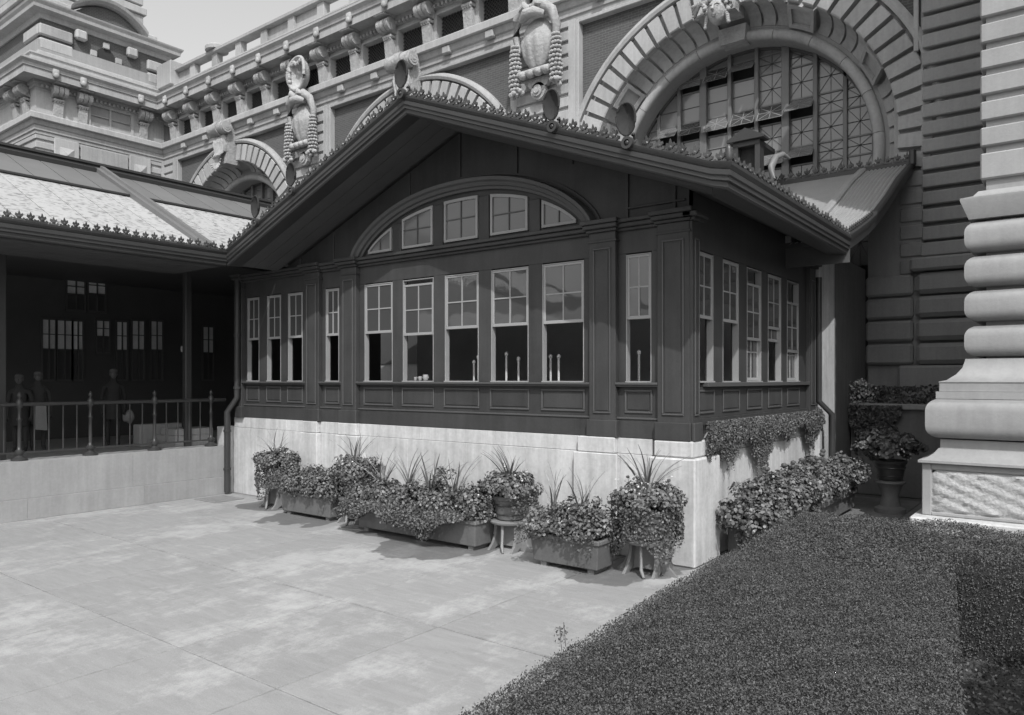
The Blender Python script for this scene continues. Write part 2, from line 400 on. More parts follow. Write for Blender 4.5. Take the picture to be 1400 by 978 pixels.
# --- front timber wall
WIN = [(-14.0, -13.58), (-13.3, -12.84), (-12.6, -12.14), (-11.43, -11.05), (-10.34, -9.62), (-9.36, -8.64), (-8.38, -7.66), (-7.40, -6.68), (-6.42, -5.70), (-5.02, -4.64)]
PIL = [(-14.26, -14.08), (-11.96, -11.54), (-10.90, -10.48), (-5.56, -5.14), (-4.51, -4.06)]
edges = [-14.26] + [v for w_ in WIN for v in w_] + [-4.1]
for i in range(0, len(edges), 2): fb(F, 'stile', 'paint', edges[i], edges[i + 1], -.12, 0, 2.36, 4.12)
fb(F, 'frieze_board', 'paint', -14.26, -4.1, -.12, 0, 4.12, 4.44)
fb(F, 'apron_board', 'paint', -14.26, -4.1, -.12, 0, 1.88, 2.30)
fb(F, 'skirting', 'paint', -14.26, -4.1, -.12, .03, 1.605, 1.86)
MB(F).box(-14.26, -4.1, -.1, .045, 1.86, 1.885, .003).build('skirting_bead', 'paint2', pv)
bays = [(-14.08, -11.96), (-11.54, -10.90), (-10.48, -5.56), (-5.14, -4.51)]
for a, b in bays:
    MB(F).box(a, b, -.1, .07, 2.30, 2.325, .004).box(a, b, -.1, .10, 2.326, 2.36, .006).build('sill', 'paint2', pv)
    MB(F).box(a, b, -.05, .05, 4.43, 4.47, .006).box(a, b, -.05, .10, 4.472, 4.53, .01).box(a, b, -.05, .14, 4.532, 4.58, .006).build('cornice', 'paint', pv)
def panel(T, u0, u1, z0, z1, n0=0., wd=.028, m='paint', par=None, dep=.018):
    """raised moulded frame with a fielded centre"""
    o = MB(T); o.box(u0, u1, n0, n0 + dep, z1 - wd, z1, .006); o.box(u0, u1, n0, n0 + dep, z0, z0 + wd, .006)
    o.box(u0, u0 + wd, n0, n0 + dep, z0 + wd, z1 - wd, .006); o.box(u1 - wd, u1, n0, n0 + dep, z0 + wd, z1 - wd, .006)
    o.build('panel_moulding', 'paint2', par or pv)
    MB(T).box(u0 + wd + .02, u1 - wd - .02, n0, n0 + dep * .55, z0 + wd + .02, z1 - wd - .02, .006).build('panel', m, par or pv)
for a, b in WIN: panel(F, a - .02, b + .02, 1.94, 2.26)
for a, b in PIL:
    top = 4.44
    fb(F, 'pilaster', 'paint', a, b, 0.001, .09, 1.605, top, c=.006)
    fb(F, 'pilaster_base', 'paint', a - .03, b + .03, 0.002, .12, 1.605, 1.84, c=.01)
    MB(F).box(a - .02, b + .02, 0, .105, 4.30, 4.33, .004).box(a - .03, b + .03, -.02, .13, 4.44, 4.48, .006).box(a - .06, b + .06, -.02, .18, 4.482, 4.54, .01).box(a - .08, b + .08, -.02, .21, 4.542, 4.60, .006).build('capital', 'paint', pv)
    if b - a > .3: panel(F, a + .07, b - .07, 1.93, 4.22, .09, .022)
# gable boarding above the cornice
RS = .385                                                     # rake slope
gx, gz = -8.03, 6.20
gab = MB(F); gab.prism([(-14.26, 4.44), (-4.1, 4.44), (-4.1, 6.40 - RS * 3.93), (gx, 6.40), (-12.6, 6.40 - RS * 4.57), (-14.26, 4.46)], -.12, -.005, 'y')
gab.build('gable_board', 'paint', pv)
for xb in (-12.2, -11.2, -10.2, -9.2, -8.05, -6.9, -5.9, -5.0, -4.3):
    zt = 6.38 - RS * abs(xb - gx)
    z0 = 4.58
    if -10.5 < xb < -5.5: z0 = 5.5
    if zt > z0 + .05: MB(F).box(xb - .02, xb + .02, -.01, .02, z0, zt, .004).build('batten', 'paint', pv)
MB(F).box(-5.0, -4.15, -.01, .025, 4.72, 4.75, .004).build('batten', 'paint', pv)
# arch moulding and lunette lights
acx, ahs = -8.02, 2.46
def az(x, top=.92, hs=ahs, z0=4.58):
    u = min(1, abs(x - acx) / hs); return z0 + top * (1 - u ** 2.2) ** .72
fr = []
NN = 48
for k in range(NN + 1):
    t = math.pi * k / NN; x = acx - ahs * math.cos(t); z = az(x)
    x2 = acx - ahs * math.cos(min(math.pi, t + .01)); x1 = acx - ahs * math.cos(max(0, t - .01))
    tx, tz = x2 - x1, az(x2) - az(x1); l = math.hypot(tx, tz) or 1; nx, nz = -tz / l, tx / l
    fr.append((Vector((x, 9.08, z)), Vector((nx, 0, nz)), Vector((0, -1, 0))))
MB().frames(fr, [(-.10, -.02), (-.10, .05), (-.06, .06), (-.05, .10), (0, .12), (.02, .16), (.07, .17), (.09, .12), (.09, -.02)]).build('arch_moulding', 'paint2', pv, 40)
MB().frames(fr, [(.12, -.01), (.12, .03), (.15, .03), (.15, -.01)]).build('arch_bead', 'paint', pv, 40)
for k, (a, b) in enumerate(WIN[4:9]):
    pts = []; n = 10; zb = 4.64
    a2, b2 = (a + .10 if k == 0 else a), (b - .10 if k == 4 else b)
    def top(x): return max(zb + .03, az(x, .74, 2.28, 4.58))
    a3 = max(a2, acx - 2.2); b3 = min(b2, acx + 2.2)
    xs_ = [a3 + (b3 - a3) * i / n for i in range(n + 1)]
    outer = [(a3, zb), (b3, zb)] + [(x, top(x)) for x in reversed(xs_)]
    cxm, czm = sum(p[0] for p in outer) / len(outer), sum(p[1] for p in outer) / len(outer)
    def ins(p, d=.04):
        x, z = p; x = min(max(x, a3 + d), b3 - d); return (x, max(zb + d, min(z, top(x) - d * 1.15)))
    inner = [ins(p) for p in outer]
    m = len(outer); o = MB(F)
    vs = [(p[0], .0, p[1]) for p in outer] + [(p[0], .03, p[1]) for p in outer] + [(p[0], .03, p[1]) for p in inner] + [(p[0], -.01, p[1]) for p in inner]
    fs = []
    for i in range(m):
        j = (i + 1) % m; fs += [(i, j, m + j, m + i), (m + i, m + j, 2 * m + j, 2 * m + i), (2 * m + i, 2 * m + j, 3 * m + j, 3 * m + i)]
    o.add(vs, fs); win = o.build('lunette_window', 'white', pv)
    MB(F).add([(p[0], .006, p[1]) for p in inner], [tuple(range(m))]).build('pane', 'lunette', win)
    xm = (a3 + b3) / 2
    mb_ = MB(F).box(xm - .009, xm + .009, .004, .022, zb + .03, top(xm) - .03)
    zm = zb + (top(xm) - zb) * .52
    xa, xb_ = a3 + .03, b3 - .03
    if top(xa) < zm + .05: xa = min(x for x in xs_ if top(x) > zm + .04)
    if top(xb_) < zm + .05: xb_ = max(x for x in xs_ if top(x) > zm + .04)
    if k not in (0, 4): mb_.box(xa, xb_, .003, .021, zm - .008, zm + .008)
    mb_.build('muntin', 'paint2', win)
for a, b in zip(WIN[4:8], WIN[5:9]):
    xm = (a[1] + b[0]) / 2; MB(F).box(a[1] + .03, b[0] - .03, 0, .03, 4.58, az(xm, .74, 2.28) - .02, .008).build('mullion', 'paint', pv)

def sash_window(T, u0, u1, z0=2.37, z1=4.10, drop=0., low=None, dep=0.):
    """painted casing; upper sash 2x2; low = bottom height of the lower sash when it shows"""
    fw = .012
    cas = MB(T); cas.box(u0, u0 + fw, -.09, .004, z0 + .008, z1 - fw); cas.box(u1 - fw, u1, -.09, .004, z0 + .008, z1 - fw); cas.box(u0, u1, -.09, .004, z1 - fw, z1); cas.box(u0, u1, -.10, .03, z0 - .012, z0 + .008)
    win = cas.build('window', 'white', pv)
    zm = z0 + (z1 - z0) * .49; h = z1 - zm
    def sash(zb, zt, n, nm, mid=True):
        a, b = u0 + fw, u1 - fw; s = .036
        o = MB(T); o.box(a, b, n - .03, n, zb, zb + s * 1.3, .004); o.box(a, b, n - .03, n, zt - s, zt, .004)
        o.box(a, a + s, n - .03, n, zb + s * 1.3, zt - s, .004); o.box(b - s, b, n - .03, n, zb + s * 1.3, zt - s, .004)
        o.build(nm, 'white', win)
        um = (a + b) / 2; zmm = (zb + zt) / 2
        mm = MB(T).box(um - .010, um + .010, n - .022, n - .004, zb + s, zt - s)
        if mid: mm.box(a + s, b - s, n - .0225, n - .0045, zmm - .010, zmm + .010)
        mm.build('muntin', 'white', win)
        for (p, q) in ((a + s, um - .01), (um + .01, b - s)):
            for (r_, t_) in (((zb + s, zmm - .01), (zmm + .01, zt - s)) if mid else ((zb + s, zt - s),)):
                tl = random.uniform(-.004, .004); tz = random.uniform(-.004, .004)
                MB(T).add([(p, n - .013 + tl, r_), (q, n - .013 - tl, r_), (q, n - .013 - tl + tz, t_), (p, n - .013 + tl + tz, t_)], [(0, 1, 2, 3)]).build('pane', 'glass', win)
    sash(zm - drop, z1 - .01 - drop, -.005, 'upper_sash')
    if low is not None: sash(low, low + h, -.042, 'lower_sash')
    return win
for k, (a, b) in enumerate(WIN):
    sash_window(F, a, b, drop=(.07 if k == 5 else 0.), low=None)
# --- side wall
SW = [(9.3, 9.86), (10.2, 10.8), (11.14, 11.76), (12.08, 12.72), (13.04, 13.68)]
e2 = [9.08] + [v for w_ in SW for v in w_] + [14.5]
for i in range(0, len(e2), 2): fb(Sd, 'stile', 'paint', e2[i], e2[i + 1], -.12, 0, 2.36, 4.12)
fb(Sd, 'frieze_board', 'paint', 9.08, 14.5, -.12, 0, 4.12, 4.9)
fb(Sd, 'apron_board', 'paint', 9.08, 14.5, -.12, 0, 1.88, 2.30)
fb(Sd, 'skirting', 'paint', 9.08, 14.5, -.12, .03, 1.79, 1.88)
MB(Sd).box(9.5, 14.1, -.1, .08, 2.30, 2.36, .006).build('sill', 'paint2', pv)
for a, b in SW: panel(Sd, a - .02, b + .02, 1.94, 2.26)
for a, b in ((9.0, 9.24), (14.1, 14.45)):
    fb(Sd, 'pilaster', 'paint', a, b, .001, .08, 1.605, 4.44, c=.006); fb(Sd, 'pilaster_base', 'paint', a - .0, b + .03, .002, .11, 1.605, 1.84, c=.01)
    panel(Sd, a + .05, b - .05, 1.93, 4.22, .08, .018)
    MB(Sd).box(a - .03, b + .03, -.02, .13, 4.44, 4.48, .006).box(a - .1, b + .06, -.02, .18, 4.482, 4.54, .01).build('capital', 'paint', pv)
for (a, b), (d_, lw) in zip(SW, ((0, None), (0, None), (.22, 2.38), (0, 3.02), (.35, 2.38))): sash_window(Sd, a, b, drop=d_, low=lw)
# interior
bx('floor_inside', 'innerfloor', pv, -14.2, -4.25, 9.25, 17.5, 1.55, 1.62); bx('inner_wall', 'roomwall', pv, -14.2, -4.3, 14.3, 14.42, 1.62, 4.3)
bx('ceiling_inside', 'roomwall', pv, -14.2, -4.25, 9.2, 14.4, 4.3, 4.36)
for x, y, hh_ in ((-7.47, 9.55, 2.78), (-7.26, 9.6, 2.70), (-8.02, 9.5, 2.74), (-6.6, 9.55, 2.72), (-6.45, 9.55, 2.72), (-5.05, 9.5, 2.75), (-9.95, 9.5, 3.4), (-9.05, 9.6, 3.4), (-8.2, 9.6, 2.66)):
    MB().tube([(x, y, 1.62), (x, y, hh_)], .018, 8).lathe(x, y, [(.02, hh_), (.032, hh_ + .02), (.03, hh_ + .05), (.008, hh_ + .07)], 8).build('chair_post', 'roomwall', pv, 50)
for x, y, s_ in ((-8.85, 9.11, 1), (-8.98, 9.11, .7), (-9.1, 9.12, .6)):
    o = thing('cup', {1: 'large white jug at the right end of the second window sill', .7: 'white cup in the middle of the three on the window sill', .6: 'smallest white cup on the second window sill'}[s_], 'cup', (x, y, 2.382), 'white crockery on the window sill')
    MB().lathe(x, y, [(.03 * s_, 2.382), (.045 * s_, 2.40), (.05 * s_, 2.44), (.045 * s_, 2.382 + .10 * s_), (.04 * s_, 2.382 + .10 * s_), (.03 * s_, 2.40)], 12).build('cup_body', 'white', o, 50)
    MB().tube([(x + .045 * s_, y, 2.44), (x + .08 * s_, y, 2.43), (x + .05 * s_, y, 2.405)], .006, 6).build('handle', 'white', o, 50)
# --- roof: gable with deep eaves, moulded gutter, cresting
XA, XL, XR = gx, -12.76, -3.10
YF, YB = 7.85, 12.9
def rz(x): return 6.36 - RS * abs(x - XA)            # underside edge of gutter
PR = [(-.30, .0), (-.02, -.02), (.0, .0), (.0, .05), (.03, .06), (.03, .10), (.05, .115), (.05, .165), (.035, .18), (.07, .22), (.075, .25), (.03, .26), (-.30, .24)]
# fascia: rake parts sweep in the y=YF plane, with mitre to side eave
def Vn(*a): return Vector(a)
zr = rz(XR)
MB().frames([(Vn(XL, YF, rz(XL)), Vn(-.0, -1, 0), Vn(0, 0, 1)), (Vn(XA, YF, rz(XA)), Vn(0, -1, 0), Vn(0, 0, 1)),
             (Vn(XR - .18, YF, rz(XR - .18)), Vn(0, -1, 0), Vn(0, 0, 1)), (Vn(XR, YF, rz(XR) + .02), Vn(1, -1, 0), Vn(0, 0, 1)), (Vn(XR, YB, zr - .02), Vn(1, .0, 0), Vn(0, 0, 1))], PR).build('gutter', 'copper', pv, 30)
# roof slopes (closed slabs)
th = .05
def slab_(name, m, pts, t, par):
    pts = [Vector(p) for p in pts]; n = (pts[1] - pts[0]).cross(pts[2] - pts[0]).normalized()
    if n.z < 0: n = -n
    k = len(pts); vs = pts + [p - n * t for p in pts]
    return MB().add([tuple(v) for v in vs], [tuple(range(k)), tuple(range(k, 2 * k))] + [(i, (i + 1) % k, k + (i + 1) % k, k + i) for i in range(k)]).build(name, m, par)
zo = .20
slab_('roof_slope', 'zinc', [(XA, YF, rz(XA) + zo), (XR, YF, rz(XR) + zo), (XR, 13.3, rz(XR) + zo), (XA, 18.4, rz(XA) + zo)], th, pv)
slab_('roof_slope', 'zinc', [(XA, YF, rz(XA) + zo), (XL, YF, rz(XL) + zo), (XL, 18.4, rz(XL) + zo), (XA, 18.4, rz(XA) + zo)], th, pv)
# boarded soffit under the eaves: boards run with the slope
def soff(x0, x1, y0, y1):
    n = max(1, int((y1 - y0) / .22))
    for i in range(n):
        a = y0 + (y1 - y0) * i / n + .005; b = y0 + (y1 - y0) * (i + 1) / n - .005
        slab_('soffit_board', 'soffit', [(x0, a, rz(x0) + .03), (x1, a, rz(x1) + .03), (x1, b, rz(x1) + .03), (x0, b, rz(x0) + .03)], .02, pv)
soff(XA, XR + .0, YF + .02, 8.96); soff(XL, XA, YF + .02, 8.96)
n = 6
for i in range(n):
    a = XR - (XR + 4.08) * i / n; b = XR - (XR + 4.08) * (i + 1) / n
    slab_('soffit_board', 'soffit', [(a, 8.98, rz(a) + .03), (b, 8.98, rz(b) + .03), (b, YB - .02, rz(b) + .03), (a, YB - .02, rz(a) + .03)], .02, pv)
# exposed purlin ends
# cresting leaf
def crest_mesh():
    o = MB()
    pl = [(-.018, 0), (-.07, .008), (-.078, .04), (-.05, .055), (-.04, .03), (-.022, .045), (-.055, .085), (-.045, .115), (-.018, .10), (0, .155), (.018, .10), (.045, .115), (.055, .085), (.022, .045), (.04, .03), (.05, .055), (.078, .04), (.07, .008), (.018, 0)]
    o.prism(pl, -.012, .012, 'y'); o.ell((0, -.014, .06), .024, .014, .024, 6, 4); return o.mesh('crest_leaf', M_['crest'])
CM = crest_mesh()
def cresting(p0, p1, par, step=.155, s=1.0, skip=None):
    p0, p1 = Vector(p0), Vector(p1); L_ = (p1 - p0).length; n = int(L_ / step); d = (p1 - p0); a = math.atan2(d.y, d.x)
    for i in range(n):
        p = p0 + d * ((i + .5) / n)
        if skip and any(abs((p - q).length) < .12 for q in skip): continue
        k = s * random.uniform(.9, 1.08)
        inst('crest_leaf', CM, par, p, (random.uniform(-.12, .12), random.uniform(-.06, .06), a + random.uniform(-.1, .1)), (k, k, k))
yt = YF - .04
ANT = [(-8.03, 1.), (-5.33, .95), (-4.27, .95), (-10.68, .95), (-11.72, .95)]
askip = [Vector((x, yt, rz(x) + .24)) for x, _ in ANT]
cresting((XL + .1, yt, rz(XL + .1) + .245), (XA, yt, rz(XA) + .245), pv, skip=askip)
cresting((XA, yt, rz(XA) + .245), (XR, yt, rz(XR) + .245), pv, skip=askip)
cresting((XR + .04, YF, zr + .245), (XR + .04, YB, zr + .225), pv, step=.15)
# palmette antefixes: curled leaf in front of a scroll
def antefix_mesh():
    o = MB(); vs = []; fs = []; n = 16; rings = 5
    for side in (0, 1):
        for r in range(rings + 1):
            for k in range(n):
                a = 2 * math.pi * k / n; rr = r / rings
                x = .125 * rr * math.cos(a) * (1 + .08 * math.sin(a)); z = .31 + .20 * rr * math.sin(a)
                y = .03 - .06 * rr * rr + (.022 if side else 0) + .10 * (z - .2) ** 2
                if rr == 1: y -= .012
                vs.append((x, y + (.012 * math.cos(8 * a) * rr if side == 0 else 0), z))
    def id_(s_, r, k): return s_ * (rings + 1) * n + r * n + k % n
    for s_ in (0, 1):
        for r in range(rings):
            for k in range(n): fs.append((id_(s_, r, k), id_(s_, r, k + 1), id_(s_, r + 1, k + 1), id_(s_, r + 1, k)))
    for k in range(n): fs.append((id_(0, rings, k), id_(0, rings, k + 1), id_(1, rings, k + 1), id_(1, rings, k)))
    o.add(vs, fs)
    # rim
    ring = [(.128 * math.cos(2 * math.pi * k / 20) * (1 + .08 * math.sin(2 * math.pi * k / 20)), -.035 + .1 * (.11 + .2 * math.sin(2 * math.pi * k / 20)) ** 2, .31 + .205 * math.sin(2 * math.pi * k / 20)) for k in range(21)]
    o.tube(ring, .014, 6)
    return o.mesh('antefix', M_['antefix'], 50)
AM = antefix_mesh()
sm = MB(); sm.frames([((.075 * math.cos(a), -.05, .05 + .075 * math.sin(a)), (math.cos(a), 0, math.sin(a)), (0, 1, 0)) for a in [2 * math.pi * k / 16 for k in range(16)]], [(-.025, -.03), (.02, -.03), (.02, .05), (-.025, .05)], loop=True)
sm.ell((0, -.05, .05), .04, .04, .04, 8, 6); sm.tube([(0, .0, .1), (0, .12, .06), (0, .2, .16), (0, .14, .24), (.0, .1, .2)], [.04, .035, .03, .025, .02], 6)
SM = sm.mesh('scroll', M_['copper'], 50)
for x, s_ in ANT:
    a_ = inst('antefix', AM, pv, (x, yt - .01, rz(x) + .24), (0, 0, random.uniform(-.08, .08)), (s_, s_, s_))
    a_.rotation_euler.y = -.10 if x != XA else -.05
    inst('scroll', SM, pv, (x, yt - .02, rz(x) + .21), (0, 0, 0), (s_ * .82, s_ * .82, s_ * .82))
for y_ in (9.3, 10.6):
    inst('antefix', AM, pv, (XR + .06, y_, zr + .24), (0, 0, R(90)), (.9, .9, .9)) if y_ < 9 else None
o = MB(); o.lathe(XR + .02, YF - .02, [(.03, zr + .24), (.045, zr + .27), (.025, zr + .29), (.045, zr + .32), (.04, zr + .34), (.05, zr + .37), (.035, zr + .40), (.04, zr + .42), (.012, zr + .47)], 10); o.build('corner_finial', 'crest', pv, 50)
# white curled ridge horn seen over the side gutter
MB().tube([(-3.2, 9.6, 4.95), (-3.22, 9.62, 5.12), (-3.2, 9.72, 5.26), (-3.16, 9.88, 5.33), (-3.12, 10.02, 5.30)], [.04, .045, .042, .035, .015], 8).build('horn_finial', 'zinc', pv, 60)
# --- downpipes
def pipe(name, pts, r, par): return MB().tube(pts, r, 10).build(name, 'copper', par, 60)
pipe('downpipe', [(-14.14, 8.93, 4.5), (-14.14, 8.93, 2.02), (-14.30, 8.80, 1.72), (-14.30, 8.80, .04)], .065, pv)
for z in (2.2, 3.3): MB().lathe(-14.14, 8.93, [(.08, z), (.08, z + .05)], 10).build('pipe_collar', 'copper', pv)
for z in (1.3, .5): MB().lathe(-14.30, 8.80, [(.08, z), (.08, z + .05)], 10).build('pipe_collar', 'copper', pv)
pipe('downpipe', [(-4.0, 14.56, 4.3), (-4.0, 14.56, 2.0), (-3.80, 14.7, 1.75), (-3.80, 14.7, .02)], .06, pv)

# ================================================================== WING CANOPY (left)
wc = thing('wing_canopy', 'long glazed canopy roof with dark gutter and limewashed panes on the left', 'canopy', (-16, 4, 0))
WS = .475; WX0 = -12.76; WZ0 = 4.62
def wz(x): return WZ0 + WS * (WX0 - x)
Y0w, Y1w = -3.0, 18.4
PRw = [(-.30, .0), (-.02, -.02), (.0, .0), (.0, .05), (.03, .06), (.03, .10), (.05, .115), (.05, .165), (.035, .18), (.07, .22), (.075, .25), (.03, .26), (-.30, .24)]
zl = rz(XL)
MB().frames([(Vn(WX0, Y0w, zl), Vn(1, 0, 0), Vn(0, 0, 1)), (Vn(WX0, YF - .02, zl), Vn(1, 0, 0), Vn(0, 0, 1))], PRw).build('gutter', 'copper', wc, 30)
cresting((WX0 + .04, Y0w + 4, zl + .245), (WX0 + .04, YF - .05, zl + .245), wc)
pw = .62; y = Y0w
zsh = zl + .2 - WZ0
i = 0
while y < Y1w:
    y2 = min(y + pw, Y1w)
    slab_('roof_pane', 'glassroof', [(WX0 - .02, y + .008, wz(WX0) + zsh + .04), (WX0 - .02, y2 - .008, wz(WX0) + zsh + .04), (-15.7, y2 - .008, wz(-15.7) + zsh + .04), (-15.7, y + .008, wz(-15.7) + zsh + .04)], .02, wc)
    slab_('roof_sheet', 'zinc', [(-15.66, y + .01, wz(-15.66) + zsh + .09), (-15.66, y2 - .01, wz(-15.66) + zsh + .09), (-17.3, y2 - .01, wz(-17.3) + zsh + .09), (-17.3, y + .01, wz(-17.3) + zsh + .09)], .03, wc)
    y = y2; i += 1
slab_('roof_underlay', 'soffit', [(WX0 - .03, Y0w, wz(WX0) + zsh), (WX0 - .03, Y1w, wz(WX0) + zsh), (-17.3, Y1w, wz(-17.3) + zsh), (-17.3, Y0w, wz(-17.3) + zsh)], .08, wc)
slab_('roof_back_slope', 'zinc', [(-17.3, Y0w, wz(-17.3) + zsh), (-17.3, Y1w, wz(-17.3) + zsh), (-22, Y1w, wz(-17.3) + zsh - 2), (-22, Y0w, wz(-17.3) + zsh - 2)], .08, wc)
zrid = wz(-17.3) + zsh
MB().run([(-17.3, Y0w), (-17.3, Y1w)], [(-.12, zrid), (.16, zrid + .02), (.18, zrid + .10), (.12, zrid + .12), (.10, zrid + .17), (.14, zrid + .19), (.14, zrid + .24), (-.12, zrid + .24)]).build('ridge_capping', 'copper', wc)
MB().box(-15.74, -15.62, Y0w, Y1w, wz(-15.7) + zsh + .03, wz(-15.7) + zsh + .075, .01).build('glazing_bar', 'copper', wc)
for yb in (7.55, 1.2, -2.5):
    a = Vector((WX0 - .05, yb, wz(WX0) + zsh + .08)); b = Vector((-17.2, yb, wz(-17.2) + zsh + .14))
    d = (b - a).normalized(); up = Vector((0, 1, 0)).cross(d); up = -up if up.z < 0 else up
    MB().frames([(a, Vn(0, 1, 0), up), (b, Vn(0, 1, 0), up)], [(-.13, -.08), (-.13, .04), (-.05, .05), (-.04, .10), (.04, .10), (.05, .05), (.13, .04), (.13, -.08)]).build('roof_rib', 'zinc', wc)
# soffit boards under the canopy and the posts
zs_ = zl + .02
n = 7
for i in range(n):
    a = WX0 - .02 - 2.1 * i / n; b = WX0 - .02 - 2.1 * (i + 1) / n + .01
    bx('soffit_board', 'soffit', wc, b, a, Y0w, YF + .1, zs_, zs_ + .03)
bx('soffit_sheet', 'soffit', wc, -22, -14.85, Y0w, 18.4, zs_ + .3, zs_ + .35)
for yp in (8.3, 4.9, 1.4, -2):
    bx('post', 'iron', wc, -15.06, -14.92, yp - .07, yp + .07, 1.0, zs_ + .3, .015)
# back wall of the covered terrace with sashes
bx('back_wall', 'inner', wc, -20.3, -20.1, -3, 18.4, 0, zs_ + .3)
for (a, b, z0, z1) in ((7.45, 7.72, 2.4, 3.85), (7.78, 8.1, 2.4, 3.85), (8.14, 8.35, 2.4, 3.85), (8.7, 9.0, 3.1, 3.9), (9.2, 9.45, 2.4, 3.9), (9.6, 9.9, 2.4, 3.95), (10.1, 10.4, 2.4, 3.97), (11.6, 11.9, 2.4, 3.9), (8.0, 8.4, 4.15, 4.9), (8.5, 8.9, 4.15, 5.0), (6.0, 6.4, 2.4, 3.85)):
    wn = MB().box(-20.1, -20.06, a - .04, b + .04, z1, z1 + .05).box(-20.1, -20.06, a - .04, b + .04, z0 - .05, z0).box(-20.1, -20.06, a - .04, a, z0, z1).box(-20.1, -20.06, b, b + .04, z0, z1).build('window', 'paint2', wc)
    zm = z0 + (z1 - z0) * .52
    MB().box(-20.075, -20.04, a, b, zm - .03, zm).box(-20.075, -20.045, a, b, (zm + z1) / 2 - .01, (zm + z1) / 2 + .01).box(-20.07, -20.04, (a + b) / 2 - .014, (a + b) / 2 + .014, z0, z1).build('muntin', 'soffit', wn)
    bx('pane', 'blind', wn, -20.1, -20.085, a, b, zm, z1) if 'blind' in M_ else None
    bx('pane', 'glass', wn, -20.1, -20.085, a, b, z0, zm - .03)
bx('notice', 'white', wc, -15.10, -15.085, 8.22, 8.30, 2.98, 3.1) ; 

# ================================================================== LEAN-TO CANOPY behind
lc = thing('lean_to_canopy', 'corrugated lean-to roof rising from the side eave to the hall arch', 'canopy', (-4, 16, 0))
def lz(y): return 4.72 + (7.12 - 4.72) * (y - 12.9) / (18.4 - 12.9)
# curved (flared) corrugated sheet
def sheet(x0, x1, corr, name, m, amp, per):
    nx = int((x1 - x0) / per * 6) if corr else 2; ny = 10; vs = []; fs = []
    for i in range(nx + 1):
        x = x0 + (x1 - x0) * i / nx
        for j in range(ny + 1):
            y = 12.92 + (18.4 - 12.92) * j / ny; t = (y - 12.92) / (18.4 - 12.92)
            z = lz(y) - .16 * math.sin(math.pi * min(1, t * 1.3)) * (1 if t < .77 else 0) + (amp * abs(math.sin(math.pi * (x - x0) / per)) if corr else 0)
            vs.append((x, y, z))
    for i in range(nx):
        for j in range(ny): a = i * (ny + 1) + j; fs.append((a, a + ny + 1, a + ny + 2, a + 1))
    n_ = len(vs); vs += [(x, y, z - .05) for x, y, z in vs]; fs += [tuple(q + n_ for q in f) for f in fs]
    return MB().add(vs, fs).build(name, m, lc, 60)
sheet(-4.02, XR, True, 'corrugated_sheet', 'corr', .035, .085)
sheet(-9.5, -4.16, False, 'roof_sheet', 'corr', 0, 1)
def lzc(y):
    t = (y - 12.92) / 5.48; return lz(y) - .16 * math.sin(math.pi * min(1, t * 1.3)) * (1 if t < .77 else 0)
MB().frames([((-4.09, y_, lzc(y_)), (1, 0, 0), (0, 0, 1)) for y_ in (12.95, 14, 15, 16, 17, 18.35)], [(-.09, -.02), (-.09, .07), (-.05, .10), (.05, .10), (.09, .07), (.09, -.02)]).build('roof_rib', 'corr', lc)
# verge board on the right-hand edge, gutter lip, cresting at the wall and on the verge foot
MB().frames([((XR, y_, lzc(y_) - .05), (1, 0, 0), (0, 0, 1)) for y_ in (12.9, 13.5, 14.2, 15, 16, 17, 18.4)], [(-.05, -.16), (.02, -.18), (.03, -.05), (.06, .0), (.06, .07), (.03, .10), (-.05, .10)]).build('verge_moulding', 'copper', lc, 40)
MB().box(-9, XR + .05, 18.34, 18.44, 7.02, 7.2, .01).build('wall_flashing', 'copper', lc)
cresting((-8.5, 18.36, 7.2), (XR + .02, 18.36, 7.2), lc, step=.19, s=1.25)
for i in range(13):
    y_ = 12.95 + i * .13; inst('crest_leaf', CM, lc, (XR + .03, y_, lzc(y_) + .04), (0, 0, R(90)), (.75, .75, .75))
bx('corner_block', 'iron', lc, XR - .02, XR + .12, 18.2, 18.34, 7.05, 7.42, .04)
# wall under the verge: pale stone, then colour darkened for the pier's shade
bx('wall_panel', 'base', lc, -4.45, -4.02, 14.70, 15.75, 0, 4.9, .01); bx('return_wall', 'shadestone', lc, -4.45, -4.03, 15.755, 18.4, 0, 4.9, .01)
bx('lining_board', 'soffit', lc, -4.3, XR + .02, 12.95, 13.0, 4.3, 4.62)
# small pedimented ventilator on the lean-to roof
vt = thing('roof_ventilator', 'small pedimented dormer vent standing on the rear canopy roof', 'dormer', (-6.4, 17.2, 6.5))
def px_(px, py, Y):
    t = (px - 700) / 1025; a = R(37.6); dx, dy = -math.sin(a) + math.cos(a) * t, math.cos(a) + math.sin(a) * t; k = Y / dy
    return (dx * k, Y, 2.4 + (519 - py) / 1025 * k)
vx0, _, vzt = px_(1003, 197, 17.2); vx1, _, _ = px_(1040, 197, 17.2); vzb = 6.2; vxm = (vx0 + vx1) / 2
hw = (vx1 - vx0) / 2
MB().box(vx0, vx0 + .12, 17.15, 17.42, vzb, vzt - .1).box(vx1 - .12, vx1, 17.15, 17.42, vzb, vzt - .1).box(vx0, vx1, 17.15, 18.2, vzt - .12, vzt, .01).build('vent_frame', 'copper', vt)
bx('vent_louvre', 'twig', vt, vx0 + .12, vx1 - .12, 17.36, 17.4, vzb, vzt - .12)
MB().prism([(vxm - hw - .12, vzt), (vxm + hw + .12, vzt), (vxm + hw + .12, vzt + .05), (vxm, vzt + .28), (vxm - hw - .12, vzt + .05)], 17.05, 17.45).build('pediment', 'copper', vt)

